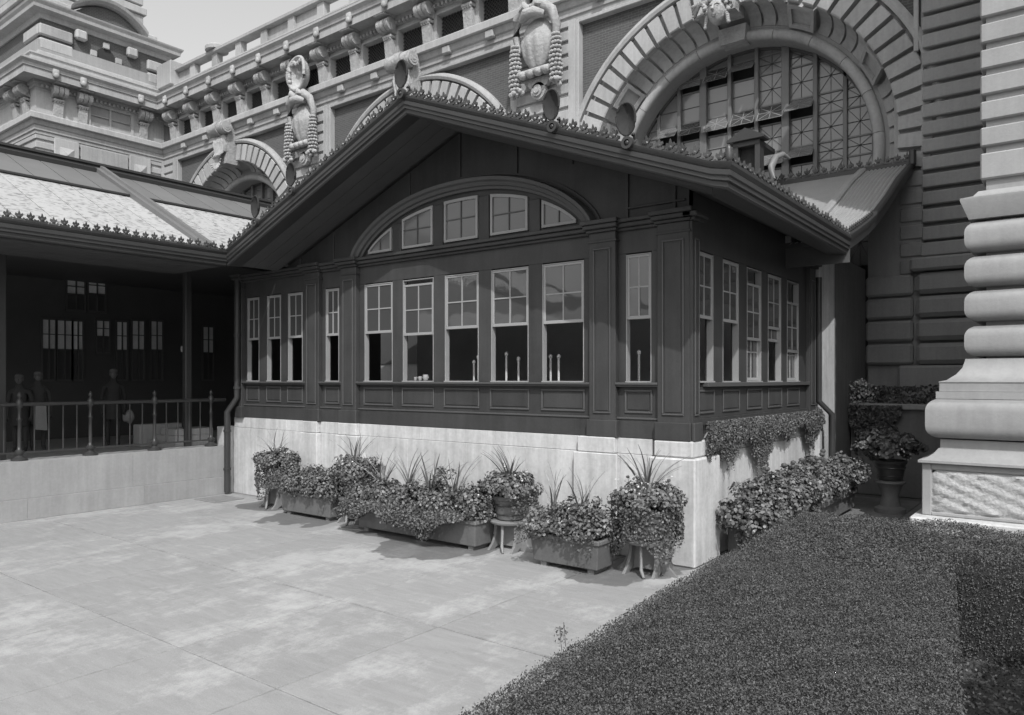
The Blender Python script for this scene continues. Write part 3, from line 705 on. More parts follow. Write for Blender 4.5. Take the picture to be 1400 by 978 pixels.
# ================================================================== MAIN BUILDING
mbd = thing('main_building', 'monumental stone and brick hall facade with three arched windows and corner tower', 'building', (-20, 20, 0))
PATH = [(-60, 12.9), (-35.5, 12.9), (-35.5, 18.5), (-1.2, 18.5)]
def run_(name, m, prof, smooth=None, path=None): return MB().run(path or PATH, prof).build(name, m, mbd, smooth)
# core walls behind the dressings
bx('core_wall', 'stoned', mbd, -35.6, 12, 20.2, 20.5, 0, 16.4)
bx('tower_core', 'stoned', mbd, -60, -35.62, 13.02, 19.4, 0, 17)
bx('core_wall', 'stone', mbd, -36, -.5, 18.8, 20.3, 12.85, 16.6)
# string course and architrave
run_('string_course', 'stone', [(-.3, 13.44), (.26, 13.44), (.30, 13.47), (.30, 13.68), (.27, 13.72), (-.3, 13.74)])
run_('architrave', 'stone', [(-.3, 12.88), (.02, 12.88), (.02, 13.02), (.07, 13.04), (.07, 13.22), (.12, 13.26), (.16, 13.36), (.20, 13.435), (-.3, 13.435)])
# frieze wall, bed mould, corona, blocking, parapet
run_('frieze', 'stone', [(-.35, 14.74), (-.02, 14.74), (-.02, 14.86), (.04, 14.88), (.04, 15.0), (.12, 15.02), (.12, 15.16), (-.35, 15.16)])
run_('corona', 'stone', [(-.3, 15.163), (.62, 15.163), (.64, 15.13), (.68, 15.13), (.68, 15.40), (.73, 15.43), (.76, 15.55), (.86, 15.66), (.86, 15.74), (.3, 15.84), (-.3, 15.84)])
run_('blocking_course', 'stone', [(-.3, 15.843), (.28, 15.843), (.28, 16.12), (.34, 16.16), (.34, 16.22), (-.3, 16.22)])
run_('parapet_rail', 'stone', [(-.12, 16.86), (.22, 16.86), (.30, 16.90), (.30, 17.02), (.24, 17.06), (-.12, 17.06)], path=[(-35.5, 18.5), (-1.2, 18.5)])
def boxm(name, sx, sy, sz, m, c=.01): return MB().box(-sx / 2, sx / 2, -sy / 2, sy / 2, 0, sz, c).mesh(name, M_[m])
# dentils
DM = boxm('dentil', .10, .12, .11, 'stone', .008)
k = 0; x = -35.2
DL = [(-35.2 + i * .185, 18.40, 14.885) for i in range(int(23.6 / .185))]
for p in DL[:250]: inst('dentil', DM, mbd, p)
for i in range(28): inst('dentil', DM, mbd, (-35.4, 13.1 + i * .185, 14.885), (0, 0, R(90)))
# parapet piers & balustrade panels
PMs = boxm('parapet_pier', .42, .30, .64, 'stone', .01)
bays_x = [-33.55 + 1.85 * i for i in range(18)]
for x in bays_x: inst('parapet_pier', PMs, mbd, (x - .93, 18.45, 16.22))
for x in (-33.55 - .93,): bx('parapet_block', 'stone', mbd, x - .8, x + .5, 18.0, 18.9, 16.22, 17.35, .03)
for x in (-30.9,): MB().lathe(x, 18.5, [(.5, 17.05), (.5, 17.2), (.36, 17.32), (.2, 17.38)], 16).build('parapet_cap', 'stone', mbd, 40)
# inner solid panel some bays (varied)
for i, x in enumerate(bays_x):
    if i in (0, 4, 5, 9, 10, 14): bx('parapet_panel', 'stone', mbd, x - .72, x + .72, 18.42, 18.55, 16.22, 16.86, .01)
# frieze windows with diagonal lattice, posts between, scroll corbels
def bk(name): pass
cb = MB()                                  # scroll corbel, local: x centre 0, y=0 wall, outward -y, z 0..1.4
cb.box(-.28, .28, -.62, .0, 1.12, 1.25, .02)
vol = [(-.0 + .0, 0)]
prof = []
for i in range(17):
    a = R(-90 + 360 * i / 16); prof.append((-.30 + .24 * math.cos(a) * .9, .88 + .22 * math.sin(a)))
for xo in (-.20, 0, .20): cb.prism([(p[0], p[1]) for p in prof[:-1]], xo - .085, xo + .085, 'x')
cb.prism([(-.30, .66), (0, .60), (0, 1.12), (-.30, 1.12)], -.24, .24, 'x')
cb.box(-.22, .22, -.26, 0, .46, .56, .02)
for xo in (-.15, -.05, .05, .15): cb.ell((xo, -.2, .44), .045, .06, .055, 6, 4)
cb.prism([(-.20, .40), (0, .40), (0, -.22), (-.12, -.22)], -.19, .19, 'x')
CB = cb.mesh('corbel', M_['carved'], 40)
eye = MB()
eye.ell((0, 0, 0), .03, .05, .05, 8, 6)
for i, x in enumerate([-34.4 + 1.85 * j for j in range(13)]):
    inst('corbel', CB, mbd, (x, 18.46, 13.96 + .0))
for y_ in (13.75, 14.75, 17.45): inst('corbel', CB, mbd, (-35.54, y_, 13.96), (0, 0, R(90)))
for x_ in (-36.4, -37.5): inst('corbel', CB, mbd, (x_, 12.94, 13.96))
LM = MB()
for k in range(-12, 12):
    a = k * .13
    for sgn in (1, -1):
        pts = []
        # clip diagonal lines z = sgn*(x - a) + .39 to box
        x0, x1 = -.6, .6
        seg = [(x, sgn * (x - a) + .39) for x in np.linspace(x0, x1, 25)]
        seg = [p for p in seg if 0 <= p[1] <= .97]
        if len(seg) > 2: LM.tube([(seg[0][0], 0, seg[0][1]), (seg[-1][0], 0, seg[-1][1])], .014, 4)
LMm = LM.mesh('grille', M_['iron'])
for i in range(12):
    x = -33.47 + 1.85 * i
    wn = MB().frames([((x - .63, 18.63, 13.79), (1, 0, 1), (0, 1, 0)), ((x - .63, 18.63, 14.71), (1, 0, -1), (0, 1, 0)), ((x + .63, 18.63, 14.71), (-1, 0, -1), (0, 1, 0)), ((x + .63, 18.63, 13.79), (-1, 0, 1), (0, 1, 0))], [(-.03, -.17), (.03, -.17), (.03, .17), (-.03, .17)], loop=True).build('frieze_window', 'stone', mbd)
    inst('grille', LMm, wn, (x, 18.72, 13.77)); bx('pane', 'darkglass', wn, x - .6, x + .6, 18.76, 18.78, 13.76, 14.74)
for x in [-34.4 + 1.85 * j for j in range(13)]: bx('frieze_pier', 'stone', mbd, x - .265, x + .265, 18.46, 18.8, 13.76, 14.74)
# ornament blocks on the corona
LB = MB(); LB.box(-.13, .13, -.12, 0, 0, .34, .03); LB.ell((0, -.10, .06), .12, .07, .12, 8, 6); LBm = LB.mesh('lion_block', M_['stone'], 50)
for j in range(12): inst('corona_block', LBm, mbd, (-34.0 + 1.85 * j, 17.80, 15.22))
for y_ in (13.4, 14.5, 17.0): inst('corona_block', LBm, mbd, (-34.80, y_, 15.22), (0, 0, R(90)))
SB = boxm('bracket', .34, .16, .26, 'stone', .03)
for cx_ in (-7.4, -18.6, -29.8):
    for dx in (-3.6, -1.75, 1.75, 3.6): inst('bracket', SB, mbd, (cx_ + dx, 18.34, 13.17))
# pilasters with banded rustication
CH = .385
def pilaster(xc, x0, x1, zb, zt, yf=18.34):
    bx('pilaster_core', 'stone', mbd, x0, x1, yf + .075, 18.9, zb, zt)
    bx('pilaster_strip', 'stone', mbd, x1 - .24, x1, yf + .002, yf + .08, zb, zt, .01)
    bx('pilaster_strip', 'stone', mbd, x0, x0 + .24, yf + .002, yf + .08, zb, zt, .01)
    z = zb
    while z < zt - .1:
        bx('rusticated_stone', 'stone', mbd, x0 + .22, x1 - .22, yf - .002, yf + .078, z + .05, min(z + CH - .05, zt), .02); z += CH
for xc in (-13.0, -24.2): pilaster(xc, xc - 1.18, xc + 1.18, 6.1, 12.87)
pilaster(-35, -35.5, -34.2, 8.0, 12.87)
ZS = 7.9
def spandrel(cx):
    xl, xr = cx - 4.44, cx + 4.44
    Ro = 4.9; n = 40; vs = []; fs = []
    for i in range(n + 1):
        x = xl + (xr - xl) * i / n; zc = ZS + math.sqrt(max(0, Ro * Ro - (x - cx) ** 2)); vs += [(x, 18.64, min(zc, 12.8) - .15), (x, 18.64, 12.86)]
    for i in range(n): fs.append((2 * i, 2 * i + 2, 2 * i + 3, 2 * i + 1))
    MB().add(vs, fs).build('brick_spandrel', 'brick', mbd)
    MB().box(xl, xl + .10, 18.42, 18.66, 9.6, 12.875, .015).box(xr - .10, xr, 18.42, 18.66, 9.6, 12.875, .015).box(xl + .1, xr - .1, 18.42, 18.66, 12.77, 12.875, .015).build('spandrel_frame', 'stone', mbd)
def ringblock(o, cx, a0, a1, prof, sub=3):
    """prof: list of (r,y); swept from angle a0 to a1 (deg)"""
    fr = []
    for i in range(sub + 1):
        a = R(a0 + (a1 - a0) * i / sub); fr.append(((cx, 0, ZS), (math.cos(a), 0, math.sin(a)), (0, 1, 0)))
    o.frames(fr, prof)
def arch(cx, detail=True):
    spandrel(cx)
    st = 5.625
    # archivolt ring
    o = MB(); ringblock(o, cx, 0, 180, [(4.78, 18.9), (4.78, 18.455), (4.86, 18.42), (4.90, 18.43), (4.99, 18.50), (5.0, 18.6), (5.0, 18.9)], 64); o.build('archivolt', 'stone', mbd, 30)
    o = MB(); ringblock(o, cx, -12, 192, [(4.05, 18.9), (4.05, 18.66), (4.79, 18.66), (4.79, 18.9)], 64); o.build('arch_backing', 'stone', mbd, 30)
    for k in range(-2, 34):
        a0 = k * st
        if 85.5 < a0 + st / 2 < 94.5: continue
        o = MB(); ringblock(o, cx, a0 + .75, a0 + st - .75, [(4.02, 18.70), (4.02, 18.49), (4.05, 18.46), (4.70, 18.46), (4.72, 18.49), (4.72, 18.70)], 2)
        o.build('voussoir', 'stone', mbd)
        # cove stones
    for k in range(-2, 34):
        a0 = k * st
        mid = a0 + st / 2
        if abs(mid - 90) < 4: continue
        pan = any(abs(mid - q) < st for q in (138, 62, 30))
        if pan: continue
        cove = [(4.03, 18.70)] + [(3.66 + .36 * math.cos(t), 18.70 + .0 + .58 * math.sin(t)) for t in np.linspace(0.15, 1.45, 5)] + [(3.66, 19.5), (4.1, 19.5)]
        o = MB(); ringblock(o, cx, a0 + .5, a0 + st - .5, cove, 2); o.build('cove_stone', 'stone', mbd, 30)
    for q in (138, 62, 30):
        k0 = min((k for k in range(-2, 34) if abs(k * st + st / 2 - q) < st), default=None)
        ks = [k for k in range(-2, 34) if abs(k * st + st / 2 - q) < st]
        a0, a1 = ks[0] * st, (ks[-1] + 1) * st
        o = MB()
        base = [(4.03, 18.62), (3.70, 19.22), (3.70, 19.5), (4.1, 19.5)]
        ringblock(o, cx, a0 + .4, a1 - .4, [(4.0, 18.72), (3.72, 19.24), (3.72, 19.5), (4.1, 19.5)], 3)
        fw = 1.4
        pf = lambda r0, r1, h: [(4.03 - (4.03 - 3.70) * r0 - h, 18.62 + .60 * r0 - h * .5), (4.03 - .33 * r1 - h, 18.62 + .60 * r1 - h * .5), (4.03 - .33 * r1 + .1, 18.62 + .60 * r1 + .08), (4.03 - .33 * r0 + .1, 18.62 + .6 * r0 + .08)]
        ringblock(o, cx, a0 + .4, a1 - .4, pf(0, .16, .06), 3); ringblock(o, cx, a0 + .4, a1 - .4, pf(.84, 1, .06), 3)
        ringblock(o, cx, a0 + .4, a0 + .4 + fw, pf(.16, .84, .06), 2); ringblock(o, cx, a1 - .4 - fw, a1 - .4, pf(.16, .84, .06), 2)
        o.build('cove_panel', 'stone', mbd)
    o = MB(); ringblock(o, cx, -12, 192, [(3.74, 19.6), (4.15, 19.6), (4.15, 18.85), (4.05, 18.85), (3.95, 19.2), (3.8, 19.44)], 64); o.build('cove_backing', 'stoned', mbd, 30)
    # roll moulding in lengths
    rp = [(3.48 + .135 * math.cos(t), 19.28 + .135 * math.sin(t)) for t in np.linspace(0, 2 * math.pi, 11)[:-1]]
    for a0 in range(-12, 192, 17):
        o = MB(); ringblock(o, cx, a0 + .12, a0 + 17 - .12, rp, 6); o.build('roll_moulding', 'stone', mbd, 50)
    o = MB(); ringblock(o, cx, -12, 192, [(3.36, 19.86), (3.36, 19.34), (3.42, 19.30), (3.7, 19.30), (4.2, 19.40), (4.2, 19.86)], 64); o.build('window_reveal', 'stoned', mbd, 30)
    # window: glass panes, mullions, lattice bars, pivoting lights
    yw = 19.92
    mull = [(-3.2, .05), (-2.52, .05), (-1.85, .055), (-1.13, .10), (-.37, .055), (.37, .055), (1.13, .10), (1.88, .055), (2.58, .05), (3.25, .05)]
    zt = [5.2, 6.4, 6.9, 7.95, 8.42, 9.15, 9.66, 10.5, 11.0, 11.6]     # alternate fixed / pivot
    wn = MB(); ringblock(wn, cx, -20, 200, [(3.30, 19.96), (3.30, 19.84), (3.42, 19.84), (3.42, 19.96)], 48); wn = wn.build('arched_window', 'paint2', mbd, 30)
    for (mx_, hw_) in mull:
        h = math.sqrt(max(.1, 3.4 ** 2 - mx_ ** 2)); MB().box(cx + mx_ - hw_, cx + mx_ + hw_, yw - (.14 if hw_ > .05 else .08), yw + .03, 5.0, ZS + h, .012).build('mullion', 'zinc', wn)
    tr = MB()
    for z in zt:
        if z - ZS < 3.35: h = math.sqrt(3.4 ** 2 - (z - ZS) ** 2); tr.box(cx - h, cx + h, yw - .03, yw + .02, z - .02, z + .02)
    tr.build('transom', 'zinc', wn)
    mx2 = [m_[0] for m_ in mull]
    for i in range(len(mx2) - 1):
        for j in range(len(zt) - 1):
            xa, xb = mx2[i], mx2[i + 1]; za, zb = zt[j], zt[j + 1]; xm, zm = (xa + xb) / 2, (za + zb) / 2
            near = math.hypot(max(0, abs(xm) - (xb - xa) / 2), max(0, zm - ZS - (zb - za) / 2))
            if near > 3.35 or zb < 6: continue
            pivot = j % 2 == 1; corner = math.hypot(abs(xm) + (xb - xa) / 2, max(0, zm - ZS) + (zb - za) / 2)
            tilt = 0
            if pivot and corner < 3.62: tilt = random.choice((.55, .75, .65, .8, .6)) if (j != 7 or i in (2, 3, 4)) and i < 7 else 0
            if detail is False and pivot: tilt = 0
            T = None
            if tilt: T = lambda x, y, z, zt_=zb, t=tilt: (x, yw - (zt_ - z) * math.sin(t), zt_ - (zt_ - z) * math.cos(t))
            if tilt: bx('dark_opening', 'twig', wn, cx + xa, cx + xb, yw + .16, yw + .18, za, zb)
            e = .03
            MB(T).add([(cx + xa + e, yw, za + .01), (cx + xb - e, yw, za + .01), (cx + xb - e, yw, zb - .01), (cx + xa + e, yw, zb - .01)], [(0, 1, 2, 3)]).build('pane', 'hallglass' if (not tilt or random.random() < .3) else 'glass', wn)
            if detail:
                o = MB(T); y0 = yw - .012; r_ = .0055
                c1, c2, d1, d2 = cx + xa + .05, cx + xb - .05, za + .02, zb - .02; mxx, mz = (c1 + c2) / 2, (d1 + d2) / 2
                def bar(p, q, r_=(.009 if tilt else r_)): o.tube([(p[0], y0, p[1]), (q[0], y0, q[1])], r_, 4)
                if tilt or i >= 5: bar((c1, d1), (c2, d2)); bar((c1, d2), (c2, d1)); bar((mxx, d1), (mxx, d2))
                bar((c1, mz), (c2, mz), .008)
                if tilt: bar((c1, d1), (c2, d1), .016); bar((c1, d2), (c2, d2), .016); bar((c1, d1), (c1, d2), .016); bar((c2, d1), (c2, d2), .016)
                o.build('lattice', 'corr' if tilt else 'iron', wn)
arch(-7.4); arch(-18.6, False); arch(-29.8, False)
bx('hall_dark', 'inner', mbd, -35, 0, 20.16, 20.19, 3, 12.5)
bx('jamb_backing', 'stoned', mbd, -3.5, -2.87, 18.72, 18.97, 4, 9.05)
# jamb stones beside the big arch, right-hand side
for k in range(7):
    z = 4.3 + k * CH; bx('jamb_stone', 'stoned', mbd, -3.34, -2.86, 18.46, 18.9, z + .04, z + CH - .04, .02)
# keystones: scroll over arches 2 and 3
def keystone(cx):
    o = MB(lambda x, y, z: (x + cx, y, z))
    o.prism([(-.30, 11.75), (.30, 11.75), (.48, 13.6), (-.48, 13.6)], 18.1, 18.75)
    o.build('keystone', 'carved', mbd)
    o = MB(lambda x, y, z: (x + cx, y, z))
    for xo, rr in ((-.36, .27), (0, .31), (.36, .27)):
        pr = [(17.95 + rr * math.cos(R(a)), 13.22 + rr * math.sin(R(a))) for a in range(0, 360, 24)]
        o.prism(pr, xo - .16, xo + .16, 'x')
    for sx in (-.56, .56):
        for rr in (.24, .15, .07):
            pr = [(17.95 + rr * math.cos(R(a)), 13.22 + rr * math.sin(R(a))) for a in range(0, 360, 30)]; o.prism(pr, sx - .04 - (.24 - rr) * .2 * (1 if sx < 0 else -1), sx + .04 + (.24 - rr) * .2 * (1 if sx > 0 else -1), 'x')
    o.build('key_scroll', 'carved', mbd, 40)
    o = MB(lambda x, y, z: (x + cx, y, z))
    for i in range(5):
        xo = -.28 + .14 * i; o.tube([(xo, 18.02, 12.95), (xo * .9, 17.88, 12.6), (xo * .8, 17.95, 12.2), (xo * .7, 17.80, 11.95), (xo * .9, 17.72, 12.02)], [.07, .09, .08, .06, .02], 6)
    o.box(-.35, .35, 17.95, 18.2, 12.2, 12.95, .03)
    for i in range(9): 
        a = R(200 + 20 * i); o.tube([(0, 18.0, 11.8), (.30 * math.cos(a), 17.85, 11.8 + .25 * math.sin(a)), (.46 * math.cos(a), 17.75, 11.82 + .4 * math.sin(a))], [.07, .06, .02], 5)
    o.build('acanthus', 'carved', mbd, 50)
keystone(-18.6); keystone(-29.8)
# carved head on the keystone of the near arch
hk = MB(); hx, hy, hz = -7.4, 18.05, 11.62
hk.prism([(hx - .36, 11.72), (hx + .36, 11.72), (hx + .52, 13.1), (hx - .52, 13.1)], 18.3, 18.95); hk.prism([(hx - .33, 11.2), (hx + .33, 11.2), (hx + .38, 11.62), (hx - .38, 11.62)], 19.02, 19.45); hk.build('keystone', 'carved', mbd)
hd = MB()
def headf(p):
    x, y, z = p; k = 1 - .22 * max(0, -z) ** 1.5; return (x * k, y * (1 - .1 * max(0, -z)), z)
hd.ell((hx, hy, hz), .235, .27, .33, 20, 14, headf)
hd.tube([(hx, hy - .25, hz + .09), (hx, hy - .33, hz - .06)], [.025, .045], 8)      # nose
hd.ell((hx, hy - .245, hz - .15), .075, .035, .018, 8, 4); hd.ell((hx, hy - .235, hz - .185), .06, .035, .02, 8, 4)
for s_ in (-1, 1):
    hd.ell((hx + s_ * .085, hy - .225, hz + .05), .042, .03, .022, 8, 6); hd.tube([(hx + s_ * .03, hy - .262, hz + .095), (hx + s_ * .09, hy - .255, hz + .115), (hx + s_ * .15, hy - .21, hz + .09)], .016, 6)
    hd.ell((hx + s_ * .235, hy, hz), .03, .05, .07, 8, 6)
hd.build('carved_head', 'carved', mbd, 60)
hr = MB()
for i in range(46):
    a = random.uniform(-.25, math.pi + .25); rr = random.uniform(.24, .33); hr.ell((hx + rr * math.cos(a), hy + random.uniform(-.16, .1), hz + .05 + rr * 1.15 * math.sin(a)), .06, .06, .055, 7, 5)
for s_ in (-1, 1):
    for i in range(6): hr.ell((hx + s_ * (.25 + .01 * i), hy - .02, hz - .05 - .055 * i), .055, .06, .05, 7, 5)
hr.build('carved_curls', 'carved', mbd, 60)
for s_ in (-1, 1):
    wgm = MB()
    for j in range(4):
        wgm.tube([(hx + s_ * .24, hy - .02, hz + .18 + .05 * j), (hx + s_ * (.42 + .05 * j), hy - .06, hz + .34 - .02 * j), (hx + s_ * (.60 + .02 * j), hy, hz + .26 + .02 * j - .07 * (3 - j)), (hx + s_ * (.68), hy + .02, hz + .08 + .06 * j)], [.05, .055, .045, .015], 6)
    wgm.build('carved_wing', 'carved', mbd, 60)
MB().tube([(hx, hy - .05, hz + .32), (hx - .02, hy - .1, hz + .5), (hx + .05, hy, hz + .66), (hx, hy + .1, hz + .8)], [.12, .13, .09, .03], 8).build('carved_plume', 'carved', mbd, 60)

# carved cartouches on the pilasters
def cartouche(cx, zc, big):
    c = MB(lambda x, y, z: (cx + x, 18.3 + y, zc + z))
    # shield: fluted convex drop
    def sh(p):
        x, y, z = p; a = math.atan2(y, x); w_ = 1 - .25 * max(0, -z); return (x * w_, y * w_ - (.16 * abs(math.sin(5.5 * x)) if (y < -.1 and -.9 < z < .25) else 0), z)
    c.ell((0, -.14, -.1), .58, .30, .80, 48, 18, sh); c.build('shield', 'carved', mbd, 50)
    c = MB(lambda x, y, z: (cx + x, 18.3 + y, zc + z))
    # top scrolls and shell
    for sx in (-1, 1):
        c.tube([(sx * .12, -.38, .78), (sx * .35, -.42, .92), (sx * .62, -.35, .70), (sx * .74, -.25, .28), (sx * .66, -.2, -.1), (sx * .60, -.25, -.25)], [.12, .17, .16, .13, .10, .06], 8)
        c.tube([(sx * .10, -.5, .86), (sx * .22, -.56, .98), (sx * .35, -.5, .88), (sx * .26, -.48, .76)], [.10, .12, .10, .05], 8)
    c.tube([(-.42, -.42, .62), (-.15, -.56, .70), (.15, -.56, .70), (.42, -.42, .62)], [.1, .16, .16, .1], 8)
    # lower roll and pendant disc
    for i in range(4): c.ell((-.42 + .28 * i, -.34, -.98), .14, .16, .13, 8, 6)
    c.tube([(-.6, -.3, -.92), (.6, -.3, -.92)], .10, 8)
    c.build('cartouche_scroll', 'carved', mbd, 50)
    c = MB(lambda x, y, z: (cx + x, 18.3 + y, zc + z))
    c.prism([(-.5, -1.06), (.5, -1.06), (.30, -1.34), (-.30, -1.34)], -.16, 0)
    for rr, yy in ((.26, -.16), (.17, -.22), (.09, -.26)):
        c.prism([(rr * math.cos(R(a)), -1.46 + rr * math.sin(R(a))) for a in range(0, 360, 22)], yy, 0)
    c.build('pendant', 'carved', mbd)
    # shell crest
    if big:
        c = MB(lambda x, y, z: (cx + x, 18.3 + y, zc + z)); ringp = []
        c.ell((-.02, -.34, 1.75), .50, .34, .62, 28, 16, lambda p: (p[0], (p[1] if p[1] > 0 else -.9 * (p[0] ** 2 + p[2] ** 2) + .5 - .1 * math.sin(9 * math.hypot(p[0], p[2]))), p[2]))
        c.tube([(-.02 + .52 * math.cos(a), -.46 - .05 * math.cos(2 * a), 1.75 + .64 * math.sin(a)) for a in [2 * math.pi * i / 24 for i in range(25)]], .07, 8)
        for i in range(7): c.ell((-.45 + .05 * random.uniform(-1, 1), -.5, 2.0 - .28 * i * .3), .09, .09, .09, 6, 5)
        for i in range(5): c.ell((-.3 + .12 * i, -.45, 2.15 + .05 * math.sin(i * 2)), .08, .08, .09, 6, 5)
        c.build('shell_crest', 'carved', mbd, 50)
    for sx in (-1, 1):
        c = MB(lambda x, y, z: (cx + x, 18.3 + y, zc + z))
        for i in range(11):
            z = .0 - .13 * i; t = i / 10; r_ = .09 + .07 * math.sin(math.pi * min(1, t * .75))
            for k in range(8):
                a = 2 * math.pi * k / 8 + i * .5; c.ell((sx * (.74 + .02 * math.sin(i)) + r_ * math.cos(a), -.30 + r_ * math.sin(a) * .8, z - .03), .062, .062, .055, 6, 4)
        for k in range(8): c.ell((sx * .74 + random.uniform(-.2, .2), -.3 + random.uniform(-.15, .1), -1.42 + random.uniform(-.1, .12)), .09, .09, .08, 6, 4)
        c.build('garland', 'carved', mbd, 50)
cartouche(-13.0, 12.45, False); cartouche(-24.2, 12.45, True)
# --- tower, side face x=-35.5, and return faces
tx = -35.5
zb = 5.6
z = 8.0
i = 0
while z < 12.8:
    for (a, b) in ((12.9, 18.5),):
        bx('tower_course', 'stone', mbd, tx - .12, tx + .002, a - .002, b, z + .055, min(z + CH - .055, 12.87), .025)
        bx('tower_course', 'stone', mbd, -50, tx - .0, 12.895, 12.96, z + .055, min(z + CH - .055, 12.87), .02)
    z += CH
bx('tower_wall', 'stone', mbd, -50, tx - .06, 12.96, 18.6, 6, 14.0)
for y_ in (14.1, 17.3):
    MB().box(tx, tx + .10, y_ - .5, y_ + .5, 11.8, 12.86, .02).build('panel_frame', 'stone', mbd)
    MB().add([(tx + .101, y_ - .30, 11.9), (tx + .101, y_ + .30, 11.9), (tx + .101, y_ + .30, 12.5), (tx + .101, y_ - .30, 12.5), (tx + .26, y_, 12.2)], [(0, 1, 4), (1, 2, 4), (2, 3, 4), (3, 0, 4)]).build('diamond_boss', 'stone', mbd)
bx('tower_tablet', 'stone', mbd, tx, tx + .07, 14.68, 16.75, 11.9, 12.8, .02)
bx('tower_brick_panel', 'brick', mbd, tx - .02, tx + .03, 14.9, 17.0, 10.2, 11.5)
wn = MB().box(tx - .25, tx + .02, 15.0, 15.12, 13.76, 14.74).box(tx - .25, tx + .02, 16.9, 17.02, 13.76, 14.74).box(tx - .1, tx - .04, 15.96, 16.04, 13.76, 14.74).box(tx - .1, tx - .05, 15.12, 16.9, 14.3, 14.33).build('frieze_window', 'stone', mbd)
bx('pane', 'darkglass', wn, tx - .16, tx - .14, 15.12, 16.9, 13.76, 14.74)
bx('frieze_wall', 'stone', mbd, tx - .5, tx - .02, 12.9, 15.0, 13.74, 14.75); bx('frieze_wall', 'stone', mbd, tx - .5, tx - .02, 17.02, 18.5, 13.74, 14.75); bx('frieze_wall', 'stone', mbd, -50, tx - .04, 12.93, 13.3, 13.74, 14.75)
# upper tower stage
ux = -35.75; uy0, uy1 = 13.2, 18.8
bx('upper_stage', 'brick', mbd, -46, ux - .0, uy0 + .02, uy1, 15.8, 18.6)
bx('upper_plinth', 'stone', mbd, -46, ux + .2, uy0 - .2, uy1 + .1, 15.84, 16.5, .03)
for (a, b) in ((uy0 - .12, uy0 + 1.25), (uy1 - 1.05, uy1 + .05)):
    for z in (16.6, 17.22): bx('upper_course', 'stone', mbd, ux - .3, ux + .14, a, b, z, z + .5, .06)
for z in (16.6, 17.22): bx('upper_course', 'stone', mbd, ux - 1.6, ux + .0, uy0 - .14, uy0 + .3, z, z + .5, .06)
for y_ in (14.75, 17.0):
    bx('upper_bracket', 'stone', mbd, ux, ux + .3, y_ - .25, y_ + .25, 17.5, 17.95, .08)
MB().prism([(15.87 + .42 * math.cos(R(a)), 17.15 + .42 * math.sin(R(a))) for a in range(0, 360, 20)], ux - .05, ux + .02, 'x').build('oculus_glass', 'twig', mbd)
for a in range(4):
    t = R(90 * a); bx('oculus_key', 'stone', mbd, ux, ux + .12, 15.87 + .55 * math.cos(t) - .14, 15.87 + .55 * math.cos(t) + .14, 17.15 + .52 * math.sin(t) - .13, 17.15 + .52 * math.sin(t) + .13, .02)
MB().run([(-46, uy0), (ux, uy0), (ux, uy1), (-46, uy1)], [(-.3, 17.95), (.05, 17.95), (.1, 18.05), (.12, 18.15), (.3, 18.2), (.42, 18.24), (.44, 18.38), (.52, 18.5), (.54, 18.56), (-.3, 18.62)]).build('upper_cornice', 'stone', mbd)
# segmental pediment
fr = []
for i in range(21):
    t = i / 20; y_ = 14.2 + 3.4 * t; zz = 18.56 + .85 * math.sin(math.pi * t) ** .8; fr.append(((ux, y_, zz), (1, 0, 0), (0, 0, 1)))
MB().frames(fr, [(-.3, 0), (.35, 0), (.5, .1), (.55, .22), (-.3, .26)]).build('pediment_moulding', 'stone', mbd, 30)
MB().prism([(14.3 + 3.2 * i / 12, 18.5 + .85 * math.sin(math.pi * i / 12) ** .8) for i in range(13)], ux - .3, ux + .12, 'x').build('pediment_field', 'brick', mbd)
tx2 = -37.0
for k in range(14):
    z = 18.9 + k * .5
    bx('tower_band', 'stone', mbd, -44, tx2 - (.0 if k % 2 else .12), 13.9 + (0 if k % 2 else .12), 18.4 - (0 if k % 2 else .12), z, z + (.36 if k % 2 else .5), .03)
bx('tower_attic', 'stone', mbd, -46, tx2 + .35, 13.5, 18.75, 18.6, 19.4, .04)

# ================================================================== RIGHT PIER
pr_ = thing('banded_pier', 'massive pale stone pier with rounded bands on a rock-faced plinth at right', 'pier', (0, 13, 0))
PX1 = 9.0; PYB = 18.3
bx('pier_core', 'pier', pr_, -1.20, PX1, 12.97, PYB, .4, 17.0)
def pband(name, m, off, z0, z1, c, rnd=0):
    """square band projecting off beyond the shaft face; rnd: rounded front"""
    x0 = -1.27 - off; yf = 12.9 - off
    if not rnd: return bx(name, m, pr_, x0, PX1, yf, PYB - .1, z0, z1, c)
    h = (z1 - z0) / 2; pf = []
    for i in range(9):
        a = -math.pi / 2 + math.pi * i / 8; rr = min(h, .17); pf.append((-rr + rr * math.cos(a), (z1 + z0) / 2 + (h - rr) * (1 if a > 0 else -1 if a < 0 else 0) + rr * math.sin(a)))
    path = [(x0, PYB - .1), (x0, yf), (PX1, yf)]
    return MB().run([(p[0], p[1]) for p in reversed(path)][::-1], [(p[0], p[1]) for p in pf] + [(-.4, z1), (-.4, z0)]).build(name, m, pr_, 40)
